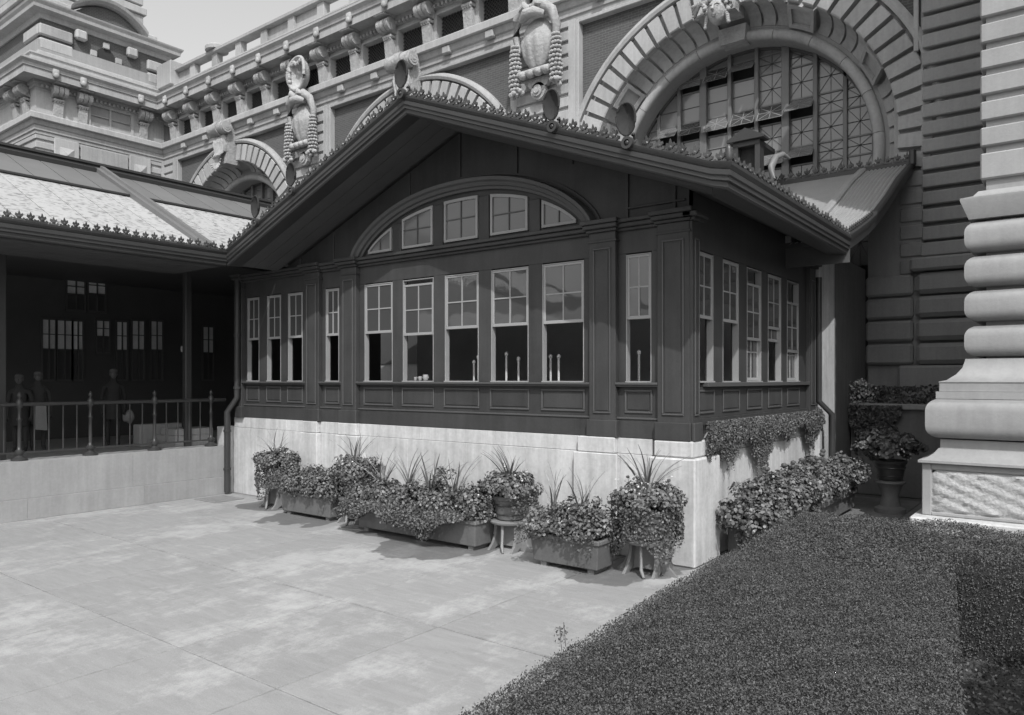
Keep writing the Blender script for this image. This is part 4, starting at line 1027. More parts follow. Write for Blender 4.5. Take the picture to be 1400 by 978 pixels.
# run() takes outward as right of travel; travel back->front->right puts outside on the left, so mirror:
def pround(z0, z1, off, name='banded_stone', rr=.16, m='pier'):
    h = (z1 - z0) / 2; zc = (z0 + z1) / 2; rr = min(rr, h); pf = []
    for i in range(6):
        a = -math.pi / 2 + math.pi / 2 * i / 5; pf.append((off - rr + rr * math.cos(a), z0 + rr + rr * math.sin(a)))
    for i in range(6):
        a = math.pi / 2 * i / 5; pf.append((off - rr + rr * math.cos(a), z1 - rr + rr * math.sin(a)))
    pf += [(-.35, z1), (-.35, z0)]
    MB().run([(PX1, 12.9), (-1.27, 12.9), (-1.27, PYB)], [(-a, b) for a, b in pf]).build(name, m, pr_, 40)
def pprof(pf, name='moulding', m='pier', x0=-1.27, y0=12.9):
    MB().run([(PX1, y0), (x0, y0), (x0, PYB)], [(-a, b) for a, b in pf]).build(name, m, pr_, 25)
zy = lambda y: 2.4 + (519 - y) * .01073
# upper shaft courses
z = 5.33
while z < 16.5:
    pband('shaft_course', 'pier', 0., z + (.10 if z > 5.4 else 0), z + .379, .02); z += .379
pprof([(-.3, zy(301)), (.13, zy(301)), (.23, zy(276)), (.23, zy(273)), (.08, zy(269)), (.02, zy(262)), (-.3, zy(262))], 'cap_moulding')
for yt_, yb_ in ((304, 346), (351, 393), (398, 440), (446, 488)): pround(zy(yb_), zy(yt_), .18)
pprof([(-.3, zy(523)), (.47, zy(523)), (.47, zy(522)), (.38, zy(520)), (.27, zy(512)), (.20, zy(503)), (.17, zy(493)), (.17, zy(491)), (-.3, zy(491))], 'scotia')
pprof([(-.3, zy(535)), (.46, zy(535)), (.46, zy(523.5)), (-.3, zy(523.5))], 'fillet'); pprof([(-.3, zy(545)), (.50, zy(545)), (.50, zy(535.3)), (-.3, zy(535.3))], 'fillet')
pround(zy(600) + .02, zy(545) + .0, .62, 'torus', .17)
pprof([(-.3, zy(615)), (.45, zy(615)), (.45, zy(600)), (-.3, zy(600))], 'neck')
pprof([(-.3, 1.20), (.70, 1.20), (.70, 1.235), (.60, 1.27), (.52, 1.33), (.47, 1.40), (-.3, 1.40)], 'plinth_moulding')
PZ0 = .44
bx('plinth_block', 'rough', pr_, -1.27 - .60, PX1, 12.9 - .60, PYB - .2, PZ0 + .02, 1.17, .02)
# margin-drafted frame round the rock face
x0, yf = -1.27 - .66, 12.9 - .63
MB().box(x0, x0 + .12, yf, yf + .2, PZ0, 1.197, .01).box(x0 + .12, PX1, yf, yf + .2, 1.10, 1.197, .01).box(x0 + .12, PX1, yf, yf + .2, PZ0, PZ0 + .05, .01).build('plinth_margin', 'pier', pr_)
# rock face with real relief
nx_, nz_ = 110, 14; vs = []; fs = []
for i in range(nx_ + 1):
    for j in range(nz_ + 1):
        x = x0 + .13 + (6.0) * i / nx_; zz = PZ0 + .06 + (1.09 - PZ0 - .06) * j / nz_
        ed = min(i, nx_ - i, j, nz_ - j)
        d = 0 if ed == 0 else .02 + .020 * random.random() + .02 * math.sin(i * .9 + j * 1.7)
        vs.append((x + random.uniform(-.012, .012) * (ed > 0), yf + .03 - d, zz + random.uniform(-.012, .012) * (ed > 0)))
for i in range(nx_):
    for j in range(nz_): a = i * (nz_ + 1) + j; fs.append((a, a + nz_ + 1, a + nz_ + 2, a + 1))
MB().add(vs, fs).build('rock_face', 'rough', pr_, 60)
bx('pier_step', 'base', pr_, -2.05, PX1, 12.0, PYB, -.01, PZ0 - .004, .02)
# recessed wall between the pier and the arch
rw = thing('recessed_wall', 'shaded banded stone wall between the pier and the big arch', 'wall', (-2.2, 18.4, 0))
bx('wall_core', 'stoned', rw, -4.0, -2.935, 18.5, 18.9, 0, 7.0); bx('wall_core', 'stoned', rw, -2.93, -1.0, 18.5, 18.9, 0, 13.05)
z = 5.33
while z < 13.0:
    bx('stone', 'stoned', rw, -2.88, -1.05, 18.32, 18.52, z + .09, z + .379, .02); z += .379
for yt_, yb_ in ((304, 346), (351, 393), (398, 440), (446, 488)):
    a, b = zy(yb_), zy(yt_); bx('banded_stone', 'stoned', rw, -3.0, -1.05, 18.22, 18.52, a, b, .09); bx('banded_stone', 'stoned', rw, -4.02, -3.06, 18.32, 18.52, a, b, .05)
bx('cap_course', 'stoned', rw, -3.1, -1.05, 18.15, 18.52, zy(300), zy(273), .05); bx('cap_course', 'stoned', rw, -2.9, -1.05, 18.3, 18.52, zy(270), 5.36, .02)
bx('base_course', 'stoned', rw, -3.3, -1.05, 18.0, 18.52, 0, zy(491), .05)

# ================================================================== planter ledge behind, plants in shade
pl = thing('planter_wall', 'low stone planter wall in the shaded recess behind the pavilion', 'planter wall', (-3.6, 16.9, 0))
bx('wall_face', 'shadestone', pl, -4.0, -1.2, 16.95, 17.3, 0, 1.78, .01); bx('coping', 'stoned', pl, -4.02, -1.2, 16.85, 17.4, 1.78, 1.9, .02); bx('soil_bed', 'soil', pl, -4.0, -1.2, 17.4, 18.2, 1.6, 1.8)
bp = thing('flowering_shrub', 'low flowering shrubs along the top of the shaded planter wall', 'shrub', (-3, 17.3, 1.9))
C1, N1 = blob(1600, (-2.9, 17.4, 2.0), (1.1, .35, .28)); leaves('foliage', 'leaf2', bp, C1, N1, .035)
C1, N1 = blob(260, (-3.85, 17.0, 2.1), (.3, .25, .3)); leaves('blossom', 'petal', bp, C1, N1, .03, sides=5)
iv2 = thing('hanging_ivy', 'dark ivy hanging down over the face of the shaded planter wall', 'ivy', (-3.6, 16.9, 1.8))
ivx = rng.uniform(-4.0, -3.0, 2200); ivd = .35 + .30 * np.sin(ivx * 5) + .5 * np.exp(-((ivx + 3.8) / .25) ** 2)
C1 = np.c_[ivx, 16.82 - .08 * rng.random(2200), 1.86 - rng.random(2200) ** 1.2 * np.maximum(.1, ivd)]
leaves('foliage', 'leaf2', iv2, C1, np.tile([0, -1, .3], (2200, 1)), .03)
def tub_mesh(par, x, y, z0, s=1., m='clay'):
    MB().lathe(x, y, [(.17 * s, z0), (.20 * s, z0 + .02), (.255 * s, z0 + .30 * s), (.275 * s, z0 + .31 * s), (.28 * s, z0 + .36 * s), (.25 * s, z0 + .37 * s), (.24 * s, z0 + .33 * s), (.0, z0 + .33 * s)], 24, cap=False).build('tub', m, par, 40)
    for q in (.08, .22): MB().lathe(x, y, [((.17 + .283 * q) * s + .018, z0 + q * s), ((.17 + .283 * q) * s + .03, z0 + q * s + .012), ((.17 + .283 * q) * s + .02, z0 + q * s + .03)], 24).build('hoop', 'iron', par, 50)

# spikes
sp = MB(); n = 6
vs = []
for i in range(n + 1):
    t = i / n; w_ = .009 * (1 - t) ** .7 * (.6 + .8 * min(1, t * 3)); vs += [(-w_, .0 + .16 * t * t, .48 * t - .05 * t ** 3), (w_, .0 + .16 * t * t, .48 * t - .05 * t ** 3), (0, -.004 + .16 * t * t, .48 * t - .05 * t ** 3)]
fs = []
for i in range(n):
    a = 3 * i; fs += [(a, a + 2, a + 5, a + 3), (a + 2, a + 1, a + 4, a + 5)]
SPM = MB().add(vs, fs).mesh('spike_leaf', M_['spike'])
def spikes(par, x, y, z, n, s=1.):
    for i in range(n):
        a = random.uniform(0, 2 * math.pi); k = s * random.uniform(.75, 1.15); inst('spike_leaf', SPM, par, (x + .03 * math.cos(a), y + .03 * math.sin(a), z), (random.uniform(-.55, .15), random.uniform(-.3, .3), a), (k, k, k))
def lumpy(n, c, r, clumps, zr=(-.2, 1.)):
    """foliage as clumps of leaves with dark gaps between"""
    Cs, Ns = [], []
    for i in range(clumps):
        d = rng.normal(size=3); d /= np.linalg.norm(d); d[2] = abs(d[2]) * .9 if rng.random() < .8 else d[2] * .5
        cc = np.array(c) + d * np.array(r) * rng.uniform(.55, 1.0)
        m_ = max(8, n // clumps); q = rng.normal(size=(m_, 3)); q /= np.linalg.norm(q, axis=1)[:, None]
        rr = rng.uniform(.06, .12); Cs.append(cc + q * rr * rng.uniform(.6, 1.1, (m_, 1))); Ns.append(q + d * .8 + np.array([0, 0, .4]))
    return np.vstack(Cs), np.vstack(Ns)

POTL = ['tall bushy geranium pot at the far left end of the row of planters', 'geranium pot on a stand between the small and the long trough',
        'potted geranium with upright spiky leaves at the right end of the long trough', 'nearest geranium pot with thick trailing skirt beside the corner pier']
STL = ['splayed plant stand farthest left, almost hidden in shade below its pot', 'splayed plant stand right of the short left trough', 'splayed plant stand with pale leg between the long trough and the third trough', 'splayed plant stand nearest the pavilion corner']
POTS = [(-12.15, 8.5, .90), (-9.78, 8.4, .95), (-6.5, 8.4, .95), (-4.36, 8.42, 1.02)]
for i, (x, y, s_) in enumerate(POTS):
    st = thing('plant_stand', STL[i], 'plant stand', (x, y, 0), 'stands under the geranium pots')
    zt = .42
    MB().lathe(x, y, [(.0, zt - .05), (.26, zt - .05), (.29, zt - .035), (.30, zt - .01), (.27, zt), (.0, zt)], 24, cap=False).build('tray', 'wood', st, 40)
    for sx in (-1, 1):
        T = lambda u, n_, z, sx=sx: (x + sx * (.16 + .04 * (1 - z / .4)) + n_ * .97, y + .05 + u, z)
        o = MB(T); poly = [(-.16, zt - .05), (.16, zt - .05), (.17, .2), (.22, .08), (.30, .0), (.18, 0.), (.10, .045), (-.10, .045), (-.18, 0), (-.30, 0), (-.22, .08), (-.17, .2)]
        o.prism([(p[0], p[1]) for p in poly], -.02, .02, 'x') if False else None
        vs_ = [(p[0], -.02, p[1]) for p in poly] + [(p[0], .02, p[1]) for p in poly]; m = len(poly)
        o.add(vs_, [tuple(range(m)), tuple(range(m, 2 * m))] + [(q, (q + 1) % m, m + (q + 1) % m, m + q) for q in range(m)]); lg = o.build('slab_leg', 'wood', st)
    o = MB(); poly = [(-.23, zt - .05), (.23, zt - .05), (.25, .22), (.31, .10), (.42, 0), (.24, 0), (.14, .05), (-.14, .05), (-.24, 0), (-.42, 0), (-.31, .10), (-.25, .22)]
    o.prism([(x + p[0], p[1]) for p in poly], y - .03, y + .01); o.build('back_slab', 'wood', st)
    MB().tube([(x + .02, y - .20, zt - .05), (x + .03, y - .22, .25), (x + .05, y - .25, .08), (x + .12, y - .32, .01)], [.022, .022, .024, .016], 8).build('front_leg', 'lightwood', st, 50)
    pp = thing('potted_geranium', POTL[i], 'potted plant', (x, y, zt), 'geranium pots along the pavilion base')
    tub_mesh(pp, x, y, zt, s_)
    C1, N1 = lumpy(5600, (x, y, zt + .46 * s_), (.45 * s_, .45 * s_, .24 * s_), 60); leaves('foliage', 'leaf', pp, C1, N1, rng.uniform(.012, .026, len(C1)), .9, .7, 6)
    ntr = [3000, 1400, 1100, 3800][i]
    a = rng.uniform(0, 2 * math.pi, ntr); h_ = rng.random(ntr) ** .9; L_ = [.50, .34, .26, .52][i] * (1 + .25 * np.sin(a * 3 + i))
    rr = .37 * s_ + .05 * rng.random(ntr) + .03 * np.sin(a * 7)
    C1 = np.c_[x + rr * np.cos(a), y + rr * np.sin(a), zt + .42 * s_ - h_ * L_]
    if i == 2: C1 = C1[(np.abs(((a + 1.6) % (2 * math.pi)) ) > .75)]
    leaves('trailing_foliage', 'leaf2', pp, C1, np.c_[np.cos(a), np.sin(a), np.zeros(ntr) + .3][:len(C1)], rng.uniform(.010, .020, len(C1)), .8, .7, 5)
    C1, N1 = lumpy(110, (x, y, zt + .62 * s_), (.38 * s_, .38 * s_, .16 * s_), 16); leaves('blossom', 'petal', pp, C1, N1, .012, 1, .8, 5)
    for k in range(2):
        aa = random.uniform(0, 6.28); r0 = .2; 
        px0, py0 = x + r0 * math.cos(aa), y + r0 * math.sin(aa)
        MB().tube([(px0, py0, zt + .4), (px0 * 1 + .08 * math.cos(aa), py0 + .08 * math.sin(aa), zt + .72 * s_)], .004, 4).ell((px0 + .08 * math.cos(aa), py0 + .08 * math.sin(aa), zt + .73 * s_), .025, .025, .02, 7, 5).build('flower_head', 'leaf2', pp)
    spikes(pp, x, y, zt + .50 * s_, [13, 14, 17, 19][i], [1.3, 1.35, 1.4, 1.5][i])
TL = ['short clay trough of geraniums between the two left pots', 'long clay trough overflowing with trailing plants in the middle of the row', 'squat clay trough of pale leaved geraniums beside the nearest pot']
TR = [(-11.5, -10.1, 8.1), (-9.25, -6.75, 7.93), (-5.75, -4.72, 7.84)]
for i, (a, b, yf) in enumerate(TR):
    t_ = thing('planter_trough', TL[i], 'trough', ((a + b) / 2, yf + .25, 0), 'clay troughs along the pavilion base')
    zb_, zt = .06, .42; dp = .46; ti = .04
    vs = [(a + ti, yf + ti, zb_), (b - ti, yf + ti, zb_), (b - ti, yf + dp - ti, zb_), (a + ti, yf + dp - ti, zb_), (a, yf, zt), (b, yf, zt), (b, yf + dp, zt), (a, yf + dp, zt),
          (a + .05, yf + .05, zt), (b - .05, yf + .05, zt), (b - .05, yf + dp - .05, zt), (a + .05, yf + dp - .05, zt), (a + .06, yf + .06, zt - .05), (b - .06, yf + .06, zt - .05), (b - .06, yf + dp - .06, zt - .05), (a + .06, yf + dp - .06, zt - .05)]
    q = [(0, 1, 2, 3)] + [(k, (k + 1) % 4, 4 + (k + 1) % 4, 4 + k) for k in range(4)] + [(4 + k, 4 + (k + 1) % 4, 8 + (k + 1) % 4, 8 + k) for k in range(4)] + [(8 + k, 8 + (k + 1) % 4, 12 + (k + 1) % 4, 12 + k) for k in range(4)] + [(12, 13, 14, 15)]
    ob = MB().add(vs, q).build('trough_body', 'clay', t_)
    mdf = ob.modifiers.new('bevel', 'BEVEL'); mdf.width = .012; mdf.segments = 2
    MB().box(a - .015, b + .015, yf - .015, yf + .045, zt - .05, zt + .01, .012).box(a - .015, b + .015, yf + dp - .045, yf + dp + .015, zt - .05, zt + .01, .012).box(a - .015, a + .045, yf + .046, yf + dp - .046, zt - .05, zt + .01, .012).box(b - .045, b + .015, yf + .046, yf + dp - .046, zt - .05, zt + .01, .012).build('rim', 'clay', t_)
    for xx in ((a + .12), (b - .2)): bx('foot', 'wood', t_, xx, xx + .09, yf + .08, yf + dp - .06, .0, zb_)
    L_ = b - a; n_ = int(L_ / .14)
    Cs, Ns = [], []
    hh = [.40, .50, .42][i]
    for k in range(n_):
        xx = a + L_ * (k + .5) / n_; top = hh * random.uniform(.6, 1.1) * (1.1 if i != 1 else .8 + .5 * math.sin(k * .7) ** 2)
        q1, q2 = lumpy(1250, (xx, yf + .2, zt + .05), (.16, .34, top), 26); Cs.append(q1); Ns.append(q2)
    C1 = np.vstack(Cs); N1 = np.vstack(Ns); leaves('foliage', 'leaf', t_, C1, N1, rng.uniform(.011, .026, len(C1)), .9, .7, 6)
    C2 = C1[rng.integers(0, len(C1), int(60 * L_))] + [0, 0, .01]; leaves('blossom', 'petal', t_, C2, np.tile([0, -1, 1.], (len(C2), 1)), .013, 1, .8, 5)
    if i >= 1:
        m_ = 6500 if i == 1 else 500; xx = rng.uniform(a - .15, (b - .1) if i == 1 else b, m_)
        wob = (.26 + .10 * np.sin(xx * 3.1) + .06 * np.sin(xx * 9)) * np.clip((b + .15 - xx) / .9, .12, 1) if i == 1 else .14 + .12 * np.sin(xx * 5)
        zz = zt + .10 - rng.random(m_) * wob; yy = yf - .06 - .20 * np.sin(np.clip((zt + .12 - zz) / .3, 0, 1) * 2.2) * (1 if i == 1 else .4) + rng.normal(0, .03, m_)
        leaves('trailing_foliage', 'leaf2', t_, np.c_[xx, yy, zz], np.tile([0, -1, .5], (m_, 1)), rng.uniform(.010, .021, m_), .8, .7, 5)
    for xx in ([] if i == 0 else [a + .45, a + 1.0, a + 1.5, b - .55] if i == 1 else [a + .25, b - .35]): spikes(t_, xx, yf + .2, zt + .22, 10 if i == 2 else 14, 1.45)
# trough along the side wall with big geraniums
t_ = thing('planter_trough', 'large trough of dense geraniums against the sunlit side wall of the base', 'trough', (-3.7, 12, 0))
bx('trough_body', 'clay', t_, -3.92, -3.42, 9.9, 14.75, .05, .40, .02); bx('rim', 'clay', t_, -3.4, -3.36, 9.9, 14.77, .34, .43, .01)
Cs, Ns = [], []
for k in range(25):
    yy = 9.5 + 5.2 * (k + .5) / 25; q1, q2 = lumpy(2000, (-3.52, yy, .50 + .12 * min(1, k / 5)), (.42, .2, .48 + .06 * math.sin(k * 1.3)), 26, ); Cs.append(q1); Ns.append(q2)
C1 = np.vstack(Cs); leaves('foliage', 'leaf', t_, C1, np.vstack(Ns), rng.uniform(.013, .030, len(C1)), .95, .8, 6)
for k in range(26):
    yy = random.uniform(9.7, 14.4); xx = -3.55 + random.uniform(-.25, .25); zz = .95 + random.uniform(0, .22)
    MB().tube([(xx, yy, .6), (xx, yy, zz)], .005, 4).ell((xx, yy, zz), .05, .05, .035, 8, 5).build('flower_head', 'leaf2', t_)
# ivy over the side base
iv = thing('hanging_ivy', 'thick ivy curtain draped over the sunlit side of the stone base', 'ivy', (-4.0, 12, 1.8))
n_ = 26000; yy = rng.uniform(9.3, 14.6, n_)
L_ = .42 + .20 * np.sin(yy * 2.3 + .5) + .16 * np.sin(yy * 5.1) + .25 * np.exp(-((yy - 9.8) / .55) ** 2) - .12 * (yy > 13)
L_ = np.maximum(L_, .2) * (1 + .35 * np.maximum(0, np.sin(yy * 31)) * rng.random(n_))
zz = 1.84 - rng.random(n_) ** 1.15 * L_; xx = -4.0 + .02 + .08 * np.sin(np.clip((1.9 - zz) / .5, 0, 1) * 2.6) * rng.uniform(.4, 1.2, n_)
leaves('foliage', 'leaf2', iv, np.c_[xx, yy, zz], np.tile([1, -.2, .4], (n_, 1)), rng.uniform(.009, .018, n_), .8, .7, 5)
bx('wall_box', 'clay', iv, -4.05, -3.95, 9.5, 14.4, 1.70, 1.80, .01)
# pot in the shade on the right
pd = thing('plant_pedestal', 'round stone pedestal under the shaded flower pot near the pier', 'pedestal', (-2.85, 14.9, 0))
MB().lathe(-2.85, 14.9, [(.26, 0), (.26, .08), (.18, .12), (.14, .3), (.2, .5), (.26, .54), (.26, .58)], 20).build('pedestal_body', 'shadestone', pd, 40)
pp = thing('potted_geranium', 'sprawling flower pot on a pedestal in the shade between pavilion and pier', 'potted plant', (-2.85, 14.9, .58))
tub_mesh(pp, -2.85, 14.9, .58, 1.0, 'iron')
C1, N1 = lumpy(3600, (-2.85, 14.9, 1.12), (.58, .5, .40), 60); leaves('foliage', 'leaf', pp, C1, N1, rng.uniform(.02, .045, len(C1)), .9, .7, 6)
C1, N1 = lumpy(160, (-2.85, 14.9, 1.1), (.6, .5, .42), 18); leaves('blossom', 'petal', pp, C1, N1, .022, 1, .8, 5)

# ================================================================== HEDGE
hg = thing('hedge', 'broad clipped hedge of tiny leaves filling the lower right foreground', 'hedge', (-1.5, 5.5, 0))
HT = .90
HP = [(-2.16, .6), (-2.26, 2.48), (-2.48, 5.25), (-2.58, 8.95), (4.0, 9.25), (4.0, 7.5), (-.93, 7.33), (-.46, 3.87), (-.1, 1.2), (-.05, .6)]
MB().prism([(x_, y_) for x_, y_ in HP], .0, HT - .13, 'z').build('twig_core', 'twig', hg)
def inpoly(P_, poly):
    x_, y_ = P_[:, 0], P_[:, 1]; ins_ = np.zeros(len(P_), bool); j = len(poly) - 1
    for i in range(len(poly)):
        xi, yi = poly[i]; xj, yj = poly[j]
        ins_ ^= ((yi > y_) != (yj > y_)) & (x_ < (xj - xi) * (y_ - yi) / (yj - yi + 1e-12) + xi); j = i
    return ins_
dens = 26000
n_ = int(6.7 * 8.7 * dens); P_ = np.c_[rng.uniform(-2.65, 4.0, n_), rng.uniform(.6, 9.3, n_)]
P_ = P_[inpoly(P_, HP)]; P_ = P_[(P_[:, 0] < 1.2)]
far = P_[:, 1] > 6.5; keep = ~far | (rng.random(len(P_)) < .42); P_ = P_[keep]; far = P_[:, 1] > 6.5
def edge_d(P_):
    d = np.full(len(P_), 9.)
    for i in range(len(HP)):
        a, b = np.array(HP[i]), np.array(HP[(i + 1) % len(HP)]); t = np.clip(((P_ - a) @ (b - a)) / ((b - a) @ (b - a)), 0, 1)
        d = np.minimum(d, np.linalg.norm(P_ - (a + t[:, None] * (b - a)), axis=1))
    return d
ed = edge_d(P_)
und = .018 * np.sin(P_[:, 0] * 3.1 + P_[:, 1] * 1.3) + .014 * np.sin(P_[:, 0] * 7 + P_[:, 1] * 5.3) + .01 * np.sin(P_[:, 0] * 17 - P_[:, 1] * 13)
zz = HT - .05 + rng.random(len(P_)) ** 1.6 * .07 + und - .07 * np.exp(-(ed / .05) ** 1.3) * rng.random(len(P_))
leaves('foliage', 'hedge', hg, np.c_[P_, zz], np.tile([0, 0, 1.], (len(P_), 1)), np.where(far, rng.uniform(.007, .012, len(P_)), rng.uniform(.0042, .0082, len(P_))), .55, .75, 4)
Cs = []; Ns = []
for (i0, i1, dn) in ((0, 1, 9000), (1, 2, 9000), (2, 3, 8000), (3, 4, 900), (5, 6, 5500), (6, 7, 7000), (7, 8, 7000)):
    a, b = np.array(HP[i0]), np.array(HP[i1]); L_ = np.linalg.norm(b - a); m_ = int(L_ * HT * dn); t = rng.random(m_)
    nrm = np.array([(b - a)[1], -(b - a)[0]]) / L_; nrm = -nrm
    p = a + t[:, None] * (b - a) + nrm * rng.uniform(-.004, .024, m_)[:, None]; Cs.append(np.c_[p, rng.random(m_) * (HT - .03)]); Ns.append(np.tile([nrm[0], nrm[1], .3], (m_, 1)))
leaves('side_foliage', 'hedge', hg, np.vstack(Cs), np.vstack(Ns), .0085, .6, .7, 4)
for (x_, y_) in ((-2.31, 3.45), (-2.33, 3.52)):
    MB().tube([(x_, y_, HT), (x_ - .02, y_ + .01, HT + .13)], .003, 4).build('shoot', 'leaf2', hg)
    C1, N1 = blob(22, (x_ - .02, y_, HT + .07), (.03, .03, .06)); leaves('shoot_leaves', 'leaf', hg, C1, N1, .009)
bed = thing('ground_cover_bed', 'dark low ground cover inside the hedge at the right edge', 'ground cover', (1, 5, 0), kind='structure')
bx('bed_soil', 'soil', bed, -.9, 4, .6, 7.4, -.01, .05)
m_ = 16000; P_ = np.c_[rng.uniform(-.8, 2.2, m_), rng.uniform(3.0, 7.3, m_), rng.uniform(.05, .16, m_)]
leaves('foliage', 'leaf2', bed, P_, np.tile([0, 0, 1.], (m_, 1)), rng.uniform(.010, .018, m_), .7, .8, 4)

sb = thing('added_shade_shrub', 'unseen dense shrub added right of the hedge to shade its inner side', 'shrub', (1.35, 5.2, 0))  # out of view, added to cast shade on the hedge's inner side
MB().tube([(1.35, 5.2, 0), (1.4, 5.25, .8), (1.3, 5.2, 1.6)], [.08, .06, .03], 8).build('trunk', 'wood', sb, 60)
C1, N1 = lumpy(26000, (1.35, 5.2, 1.35), (1.05, 1.7, 1.35), 260); leaves('crown', 'leaf2', sb, C1, N1, rng.uniform(.025, .04, len(C1)), .8, .7, 5)

# ================================================================== TERRACE at left
tw = thing('terrace_wall', 'low pale stone retaining wall of the raised terrace at left', 'wall', (-14.5, 4, 0))
yj = [-6, -3.4, -.6, 1.9, 4.6, 6.9, 8.95]
for a, b in zip(yj[:-1], yj[1:]):
    bx('stone', 'terr', tw, -14.95, -14.42, a + .0012, b - .0012, .362, 1.0, .003)
for a, b in zip([-6, -3.5, -1, 1.2, 3.3, 5.1, 7.1], [-3.5, -1, 1.2, 3.3, 5.1, 7.1, 8.95]): bx('plinth_stone', 'terr', tw, -14.95, -14.38, a + .0015, b - .0015, 0, .36, .004)
tf = thing('terrace_floor', 'shaded terrace floor behind the railing', 'terrace', (-18, 4, 0), kind='structure')
bx('floor_slab', 'stoned', tf, -22, -14.96, -6, 18.4, .3, .93)
for k in range(9): bx('paving_strip', 'stoned', tf, -20.0 + k * .56, -19.45 + k * .56, -3, 9.0, .935, .945)
st_ = thing('terrace_steps', 'pale stone steps catching sun behind the railing beside the pavilion', 'steps', (-15.8, 8.0, .94))
for k in range(3): bx('step', 'terr', st_, -16.2 - .0 + k * .30, -15.0, 8.05, 8.9, .945 + k * .14, .945 + (k + 1) * .14, .012)
bx('side_block', 'terr', st_, -16.5, -16.2, 7.9, 8.85, .945, 1.42, .015)
rl = thing('terrace_railing', 'dark iron railing with ball topped posts along the terrace wall', 'railing', (-14.6, 4, 1))
RX = -14.62
for yp in (8.62, 7.42, 6.22, 5.06, 3.9, 2.7, 1.5, .3, -.9):
    MB().lathe(RX, yp, [(.13, 1.0), (.13, 1.03), (.09, 1.05), (.045, 1.09), (.07, 1.13), (.07, 1.17), (.04, 1.19), (.032, 1.25), (.028, 1.68), (.042, 1.70), (.042, 1.72), (.028, 1.74), (.026, 1.90), (.05, 1.92), (.055, 1.96), (.055, 2.02), (.035, 2.05), (.02, 2.08), (.034, 2.11), (.036, 2.135), (.02, 2.165), (.004, 2.19)], 12).build('railing_post', 'iron', rl, 50)
MB().tube([(RX, -1, 1.97), (RX, 8.95, 1.97)], .036, 10).build('top_rail', 'iron', rl, 60)
MB().box(RX - .02, RX + .02, -1, 8.7, 1.12, 1.15).build('bottom_rail', 'iron', rl)
BM = MB().lathe(0, 0, [(.013, 0), (.013, .83)], 6).mesh('bar', M_['iron'], 60)
posts = (8.62, 7.42, 6.22, 5.06, 3.9, 2.7)
for a, b in zip(posts[:-1], posts[1:]):
    for k in range(1, 5): inst('bar', BM, rl, (RX, a + (b - a) * k / 5, 1.12))

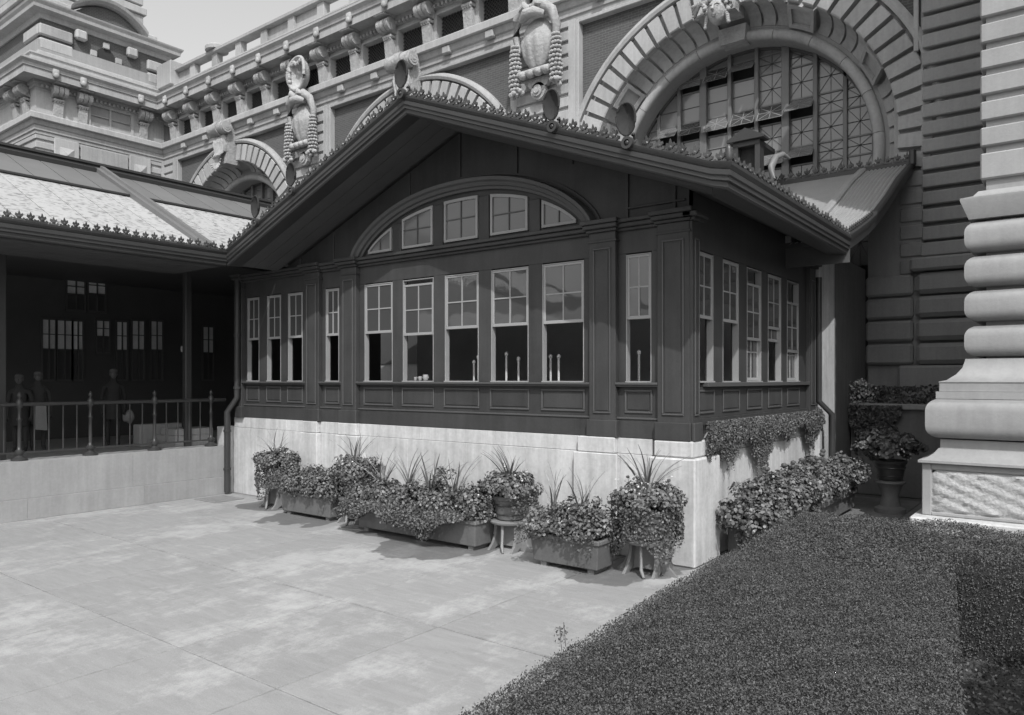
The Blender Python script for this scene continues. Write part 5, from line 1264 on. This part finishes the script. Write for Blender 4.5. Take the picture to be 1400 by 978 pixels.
# people on the terrace
def person(label, x, y, rz_, cap, lean=0., apron=False, bag=False, h=1.68):
    p = thing('person', label, 'person', (x, y, .945))
    me = bpy.data.meshes.new('body'); s = h / 1.75
    J = [((0, 0, .98), .15), ((0, 0, 1.12), .145), ((0, 0, 1.30), .165), ((0, .0, 1.44), .12), ((0, -.01, 1.52), .075), ((0, -.02, 1.60), .07), ((0, -.02, 1.68), .092), ((0, -.02, 1.76), .07),
         ((.10, 0, .90), .10), ((.11, -.02, .50), .065), ((.11, .02, .10), .045), ((.11, -.10, .04), .04), ((.11, -.17, .03), .03),
         ((-.10, 0, .90), .10), ((-.11, .03, .50), .065), ((-.11, .05, .10), .045), ((-.11, -.07, .04), .04), ((-.11, -.14, .03), .03),
         ((.20, 0, 1.40), .065), ((.25, .02, 1.12), .05), ((.24, -.08, .88), .034), ((.235, -.11, .79), .03),
         ((-.20, 0, 1.40), .065), ((-.25, .02, 1.12), .05), ((-.24, -.08, .88), .034), ((-.235, -.11, .79), .03)]
    E_ = [(0, 1), (1, 2), (2, 3), (3, 4), (4, 5), (5, 6), (6, 7), (0, 8), (8, 9), (9, 10), (10, 11), (11, 12), (0, 13), (13, 14), (14, 15), (15, 16), (16, 17), (3, 18), (18, 19), (19, 20), (20, 21), (3, 22), (22, 23), (23, 24), (24, 25)]
    for sx, hb in ((1, 21), (-1, 25)):
        bxx = .235 * sx
        for fi, (dx, ln) in enumerate(((-.03, .07), (-.01, .085), (.01, .08), (.03, .065))):
            J.append(((bxx + dx * .8, -.115, .79 - ln * .55), .009)); J.append(((bxx + dx, -.125 - .01, .79 - ln), .008)); E_ += [(hb, len(J) - 2), (len(J) - 2, len(J) - 1)]
        J.append(((bxx - sx * .035, -.15, .78), .011)); J.append(((bxx - sx * .04, -.17, .74), .009)); E_ += [(hb, len(J) - 2), (len(J) - 2, len(J) - 1)]
    pts = [Vector(j[0]) * s for j in J]
    for q in pts:
        if q.z > 1 * s: q.y -= lean * (q.z - s)
    me.from_pydata([tuple(q) for q in pts], E_, []); o = link(bpy.data.objects.new('body', me)); o.parent = p
    sk = o.modifiers.new('skin', 'SKIN'); sk.use_smooth_shade = True
    for i, j in enumerate(J): me.skin_vertices[0].data[i].radius = (j[1] * s, j[1] * s * (.8 if j[1] > .1 else 1))
    me.skin_vertices[0].data[0].use_root = True
    ss = o.modifiers.new('sub', 'SUBSURF'); ss.levels = 1; ss.render_levels = 2
    me.materials.append(M_['cloth'])
    ORG[o.name] = Vector((x, y, .945)); q0 = Vector((x, y, .945)); ly = -lean * .72 * s
    def at(dx, dy, dz): return (x + dx * s, y + dy * s + ly, .945 + dz * s)
    hd_ = MB(); hd_.ell(at(0, -.03, 1.69), .078 * s, .095 * s, .115 * s, 16, 12, headf); hd_.ell(at(0, -.13, 1.68), .014, .022, .022, 6, 5)
    for sx in (-1, 1): hd_.ell(at(sx * .078, -.02, 1.69), .012, .022, .03, 6, 5); hd_.ell(at(sx * .03, -.118, 1.71), .012, .008, .007, 6, 4)
    hd_.ell(at(0, -.118, 1.635), .024, .01, .007, 6, 4); hd_.build('head', 'skin', p, 60)
    cp = MB(); cp.lathe(at(0, 0, 0)[0], at(0, -.02, 0)[1], [(.088 * s, .945 + 1.73 * s), (.092 * s, .945 + 1.76 * s), (.085 * s, .945 + 1.80 * s), (.055 * s, .945 + 1.825 * s), (.01, .945 + 1.832 * s)], 16); cp.box(at(-.07, 0, 0)[0], at(.07, 0, 0)[0], at(0, -.16, 0)[1], at(0, -.08, 0)[1], .945 + 1.735 * s, .945 + 1.748 * s, .005)
    cp.build('cap', cap, p, 50)
    ct = MB(); ct.lathe(x, y, [(.20 * s, .945 + .62 * s), (.19 * s, .945 + .8 * s), (.165 * s, .945 + 1.05 * s), (.17 * s, .945 + 1.2 * s)], 14, cap=False); ct.build('coat_skirt', 'cloth', p, 50)
    if apron: MB().prism([(x - .10, .945 + .45), (x + .12, .945 + .42), (x + .10, .945 + .95), (x - .08, .945 + .95)], y - .24, y - .22).build('apron', 'cloth2', p)
    if bag:
        b_ = MB(); b_.ell((x + .30, y - .05, .945 + .62), .13, .09, .15, 12, 8, lambda q: (q[0], q[1], q[2] * (1 + .2 * math.sin(5 * q[0])))); b_.build('held_bundle', 'cloth2', p, 50)
    p.rotation_euler.z = rz_
    return p
person('man in dark clothes and pale cap standing at the far left behind the railing', -17.0, 5.9, R(60), 'capcloth', apron=False, lean=.12, h=1.5)
person('man in dark suit and pale cap second from the left with a light apron', -17.0, 6.22, R(80), 'capcloth', apron=True, h=1.55)
person('broad man in dark coat holding a pale bundle behind the railing', -17.2, 7.8, R(70), 'capcloth', lean=.1, bag=True, h=1.62)

# ================================================================== far things behind the camera, mirrored in the panes
tree_mesh = None
def tree(x, y, h, label):
    t_ = thing('park_tree', label, 'tree', (x, y, -.3), 'trees across the lawn')
    MB().tube([(x, y, -.3), (x + .1, y, h * .3), (x, y + .1, h * .6)], [.28, .2, .08], 8).build('trunk', 'wood', t_, 60)
    for k in range(5):
        a = k * 1.3; MB().tube([(x, y, h * .35 + k * .2), (x + 1.4 * math.cos(a), y + 1.4 * math.sin(a), h * .6 + k * .2)], [.09, .03], 6).build('limb', 'wood', t_)
    Cs, Ns = [], []
    for k in range(22):
        d = rng.normal(size=3); d /= np.linalg.norm(d); c_ = np.array([x, y, h * .68]) + d * np.array([2.1, 2.1, h * .27]) * rng.uniform(.4, 1); q1, q2 = blob(260, c_, (.8, .8, .6), .5); Cs.append(q1); Ns.append(q2)
    leaves('crown', 'tree', t_, np.vstack(Cs), np.vstack(Ns), .14, .7, .8, 4)
for k, (x, y, h) in enumerate(((4, -22, 6.5), (9, -20, 7.5), (15, -19, 6), (20, -15, 8), (-3, -26, 7), (-14, -28, 6.5))):
    tree(x, y, h, ['round leafed tree across the lawn', 'taller tree with wide crown across the lawn', 'small tree with open crown across the lawn', 'tallest tree at the far side of the lawn', 'medium tree behind the viewpoint on the lawn', 'loose crowned tree farthest along the lawn'][k])
